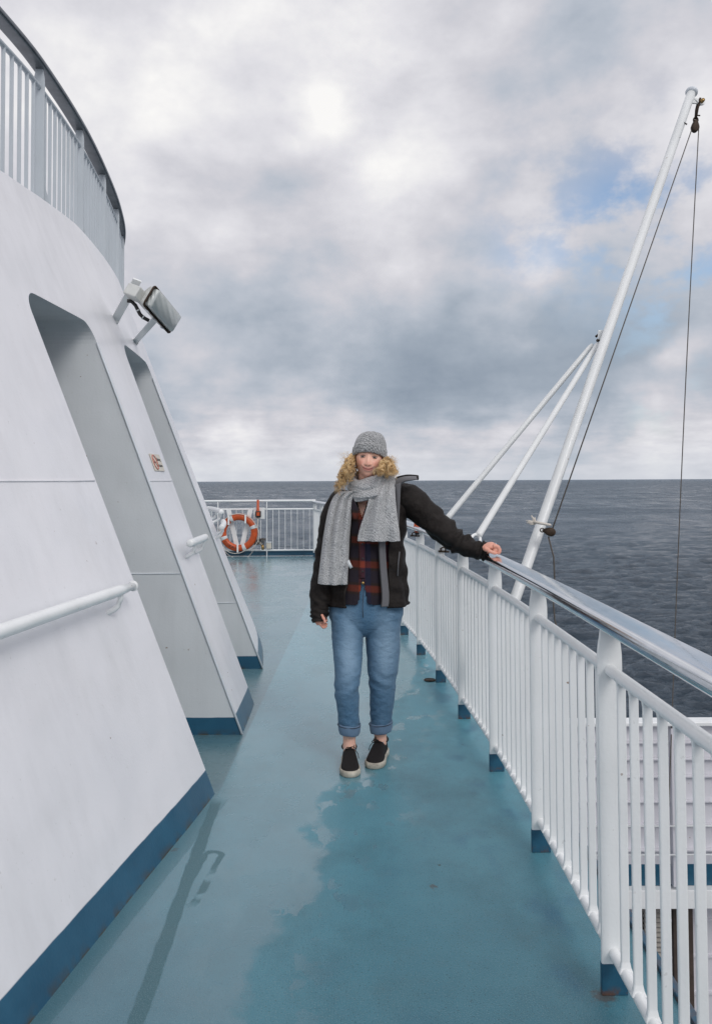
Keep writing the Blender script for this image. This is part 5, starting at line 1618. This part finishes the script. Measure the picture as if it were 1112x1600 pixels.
# --- beanie
def beanie():
    b = MB(); rs = []; n, m_ = 40, 96
    for i in range(n + 1):
        t = i / n
        zz = .030 + .108 * sin(t * pi / 2) ** .86 + (.006 * t)
        r = max(.002, cos(t * pi / 2) ** .62)
        ring = []
        for j in range(m_):
            a = 2 * pi * j / m_
            rr = 1 + .010 * sin(a * 24 + i * 1.9) * (1 - t)
            x = .089 * r * sin(a) * rr; y = .102 * r * cos(a) * rr - .004
            z = zz + .006 * sin(a * 2 + 1) * (1 - t) + .010 * G((a - pi) / 1.2, 1) * 0 + .005 * sin(j * .45) * t * (1 - t) * 2
            ring.append(H(x + .004 * t, y, z + .006 * (1 - t) * (cos(a))))
        rs.append(ring)
    b.rings(rs)
    bn = part(b, 'beanie', M['beanie'])
    c = MB(); rs = []
    prof = [(.064, .0915), (.066, .0945), (.058, .0985), (.040, .0990), (.026, .0975), (.017, .0945), (.013, .0905), (.018, .086), (.04, .084)]
    for z, r in prof:
        ring = []
        for j in range(240):
            a = 2 * pi * j / 240
            rib = 1 + .020 * (1 if r > .0908 else 0) * sin(a * 52)
            fr = cos(a)
            dz = .012 * max(0, fr) ** 1.5 - .030 * max(0, -fr) - .010 * (1 - abs(fr)) 
            ring.append(H(r * .93 * sin(a) * rib, r * 1.08 * cos(a) * rib - .003, z + dz - .003))
        rs.append(ring)
    c.rings(rs, caps=False); c.build('brim', M['beanie'], bn)
beanie()

# --- hair
def hair():
    random.seed(21)
    hm, T, b = newmat('curly_blond_hair')
    P = geopos(T)
    oi = T.node('ShaderNodeNewGeometry').outputs['Random Per Island']
    c = T.ramp(oi, [(0, (.16, .075, .025)), (.2, (.42, .22, .075)), (.5, (.75, .47, .19)), (1, (1.0, .84, .54))])
    T.put(b.inputs['Base Color'], T.mix(T.maprange(T.noise(P, 48, 3), .35, .65), T.mix(.45, c, (.20, .09, .03)), T.mix(.5, c, (.95, .72, .38)))); b.inputs['Roughness'].default_value = .42
    b.inputs['Specular IOR Level'].default_value = .4
    h = MB()
    def strand(p0, p1, out, curl, turns, r, ph, n=34):
        pts = []; rr = []
        ax = (p1 - p0)
        u = ax.cross(Vector((0, 1, .2))).normalized(); v = ax.cross(u).normalized()
        for i in range(n):
            t = i / (n - 1)
            c = p0.lerp(p1, t) + out * sin(t * pi * .62)
            q = curl * min(1, t * 2.5) * (1 - .25 * t)
            pts.append(c + (u * cos(ph + turns * 2 * pi * t) + v * sin(ph + turns * 2 * pi * t)) * q)
            rr.append(r * (1 - .75 * t ** 3))
        h.tube(pts, rr, 5)
    def Z(px, py, Y): return Q(px, py, Y)
    def clump(p0, p1, out, curl, turns, ns, spread, n=44):
        ax = (p1 - p0); u = ax.cross(Vector((0, 1, .2))).normalized(); v = ax.cross(u).normalized(); ph = random.random() * 6.3; hand = random.choice((-1, 1))
        for k in range(ns):
            o = Vector((random.gauss(0, 1), random.gauss(0, 1), random.gauss(0, 1))) * spread
            dph = random.gauss(0, .35); L = random.uniform(.86, 1.06); cc = curl * random.uniform(.75, 1.25); r = random.uniform(.0007, .0015)
            pts = []; rr = []
            for i in range(n):
                t = i / (n - 1)
                c = p0.lerp(p1, t * L) + out * sin(t * pi * .6) + o * (.5 + t)
                q = cc * min(1, t * 3) ; a = ph + dph + hand * turns * 2 * pi * t
                pts.append(c + (u * cos(a) + v * sin(a)) * q); rr.append(r * (1 - .8 * t ** 3))
            h.tube(pts, rr, 5)
    # picture left: ringlets falling in front of the scarf
    for k in range(38):
        y0 = random.uniform(708, 722); x0 = 557.5 - (y0 - 700) * .25 - random.uniform(0, 7)
        long = random.random() < .62
        yl = random.uniform(752, 772) if long else random.uniform(728, 750)
        x1 = 550 - (yl - 718) * .36 + random.gauss(0, 4.0)
        clump(Z(x0, y0, random.uniform(4.19, 4.30)), Z(x1, yl, random.uniform(4.10, 4.19)), Vector((random.uniform(-.026, .012), random.uniform(-.02, .01), .0)), random.uniform(.007, .014), random.uniform(1.8, 3.6), 18, .0024)
    for k in range(30):
        y0 = random.uniform(712, 724); x0 = random.uniform(598, 604)
        yl = random.uniform(730, 750); x1 = random.uniform(596, 613)
        clump(Z(x0, y0, random.uniform(4.19, 4.30)), Z(x1, yl, random.uniform(4.09, 4.18)), Vector((random.uniform(-.005, .03), random.uniform(-.02, .01), .008)), random.uniform(.007, .014), random.uniform(1.6, 3.0), 17, .0024)
    for k in range(5):
        clump(Z(random.uniform(594, 600), random.uniform(724, 731), 4.13), Z(random.uniform(587, 595), random.uniform(741, 748), 4.085), Vector((random.uniform(-.012, .0), -.02, .006)), random.uniform(.008, .014), random.uniform(1.2, 2.0), 14, .0025)
    # flyaways
    for k in range(230):
        if random.random() < .5: a, c_ = (random.uniform(547, 552), random.uniform(712, 735)), (random.uniform(524, 545), random.uniform(708, 755))
        else: a, c_ = (random.uniform(602, 608), random.uniform(714, 728)), (random.uniform(608, 626), random.uniform(716, 748))
        strand(Z(a[0], a[1], 4.22), Z(c_[0], c_[1], random.uniform(4.15, 4.25)), Vector((0, 0, random.uniform(0, .02))), random.uniform(.004, .012), random.uniform(1, 2.5), .0005, random.random() * 6)
    # back mass under the hat
    for k in range(160):
        a = random.uniform(1.2, 2 * pi - 1.2)
        p = H(.080 * sin(a), .090 * cos(a), random.uniform(-.01, .02)); e = H(.085 * sin(a) + random.gauss(0, .012), .095 * cos(a), random.uniform(-.13, -.08))
        strand(p, e, Vector((0, 0, 0)), random.uniform(.004, .010), random.uniform(1.5, 3), .0018, random.random() * 6, 22)
    part(h, 'hair', hm, fixn=False)
hair()
def ring_():
    c = Vector((railx(4.10) + .006, 4.10 - .012, 1.146))
    m_ = MB(); m_.tube([c + Vector((.0, cos(a) * .0108, sin(a) * .0108)) for a in [2 * pi * k / 20 for k in range(20)]], .0016, 6, loop=True); part(m_, 'finger_ring', M['chrome'])
ring_()
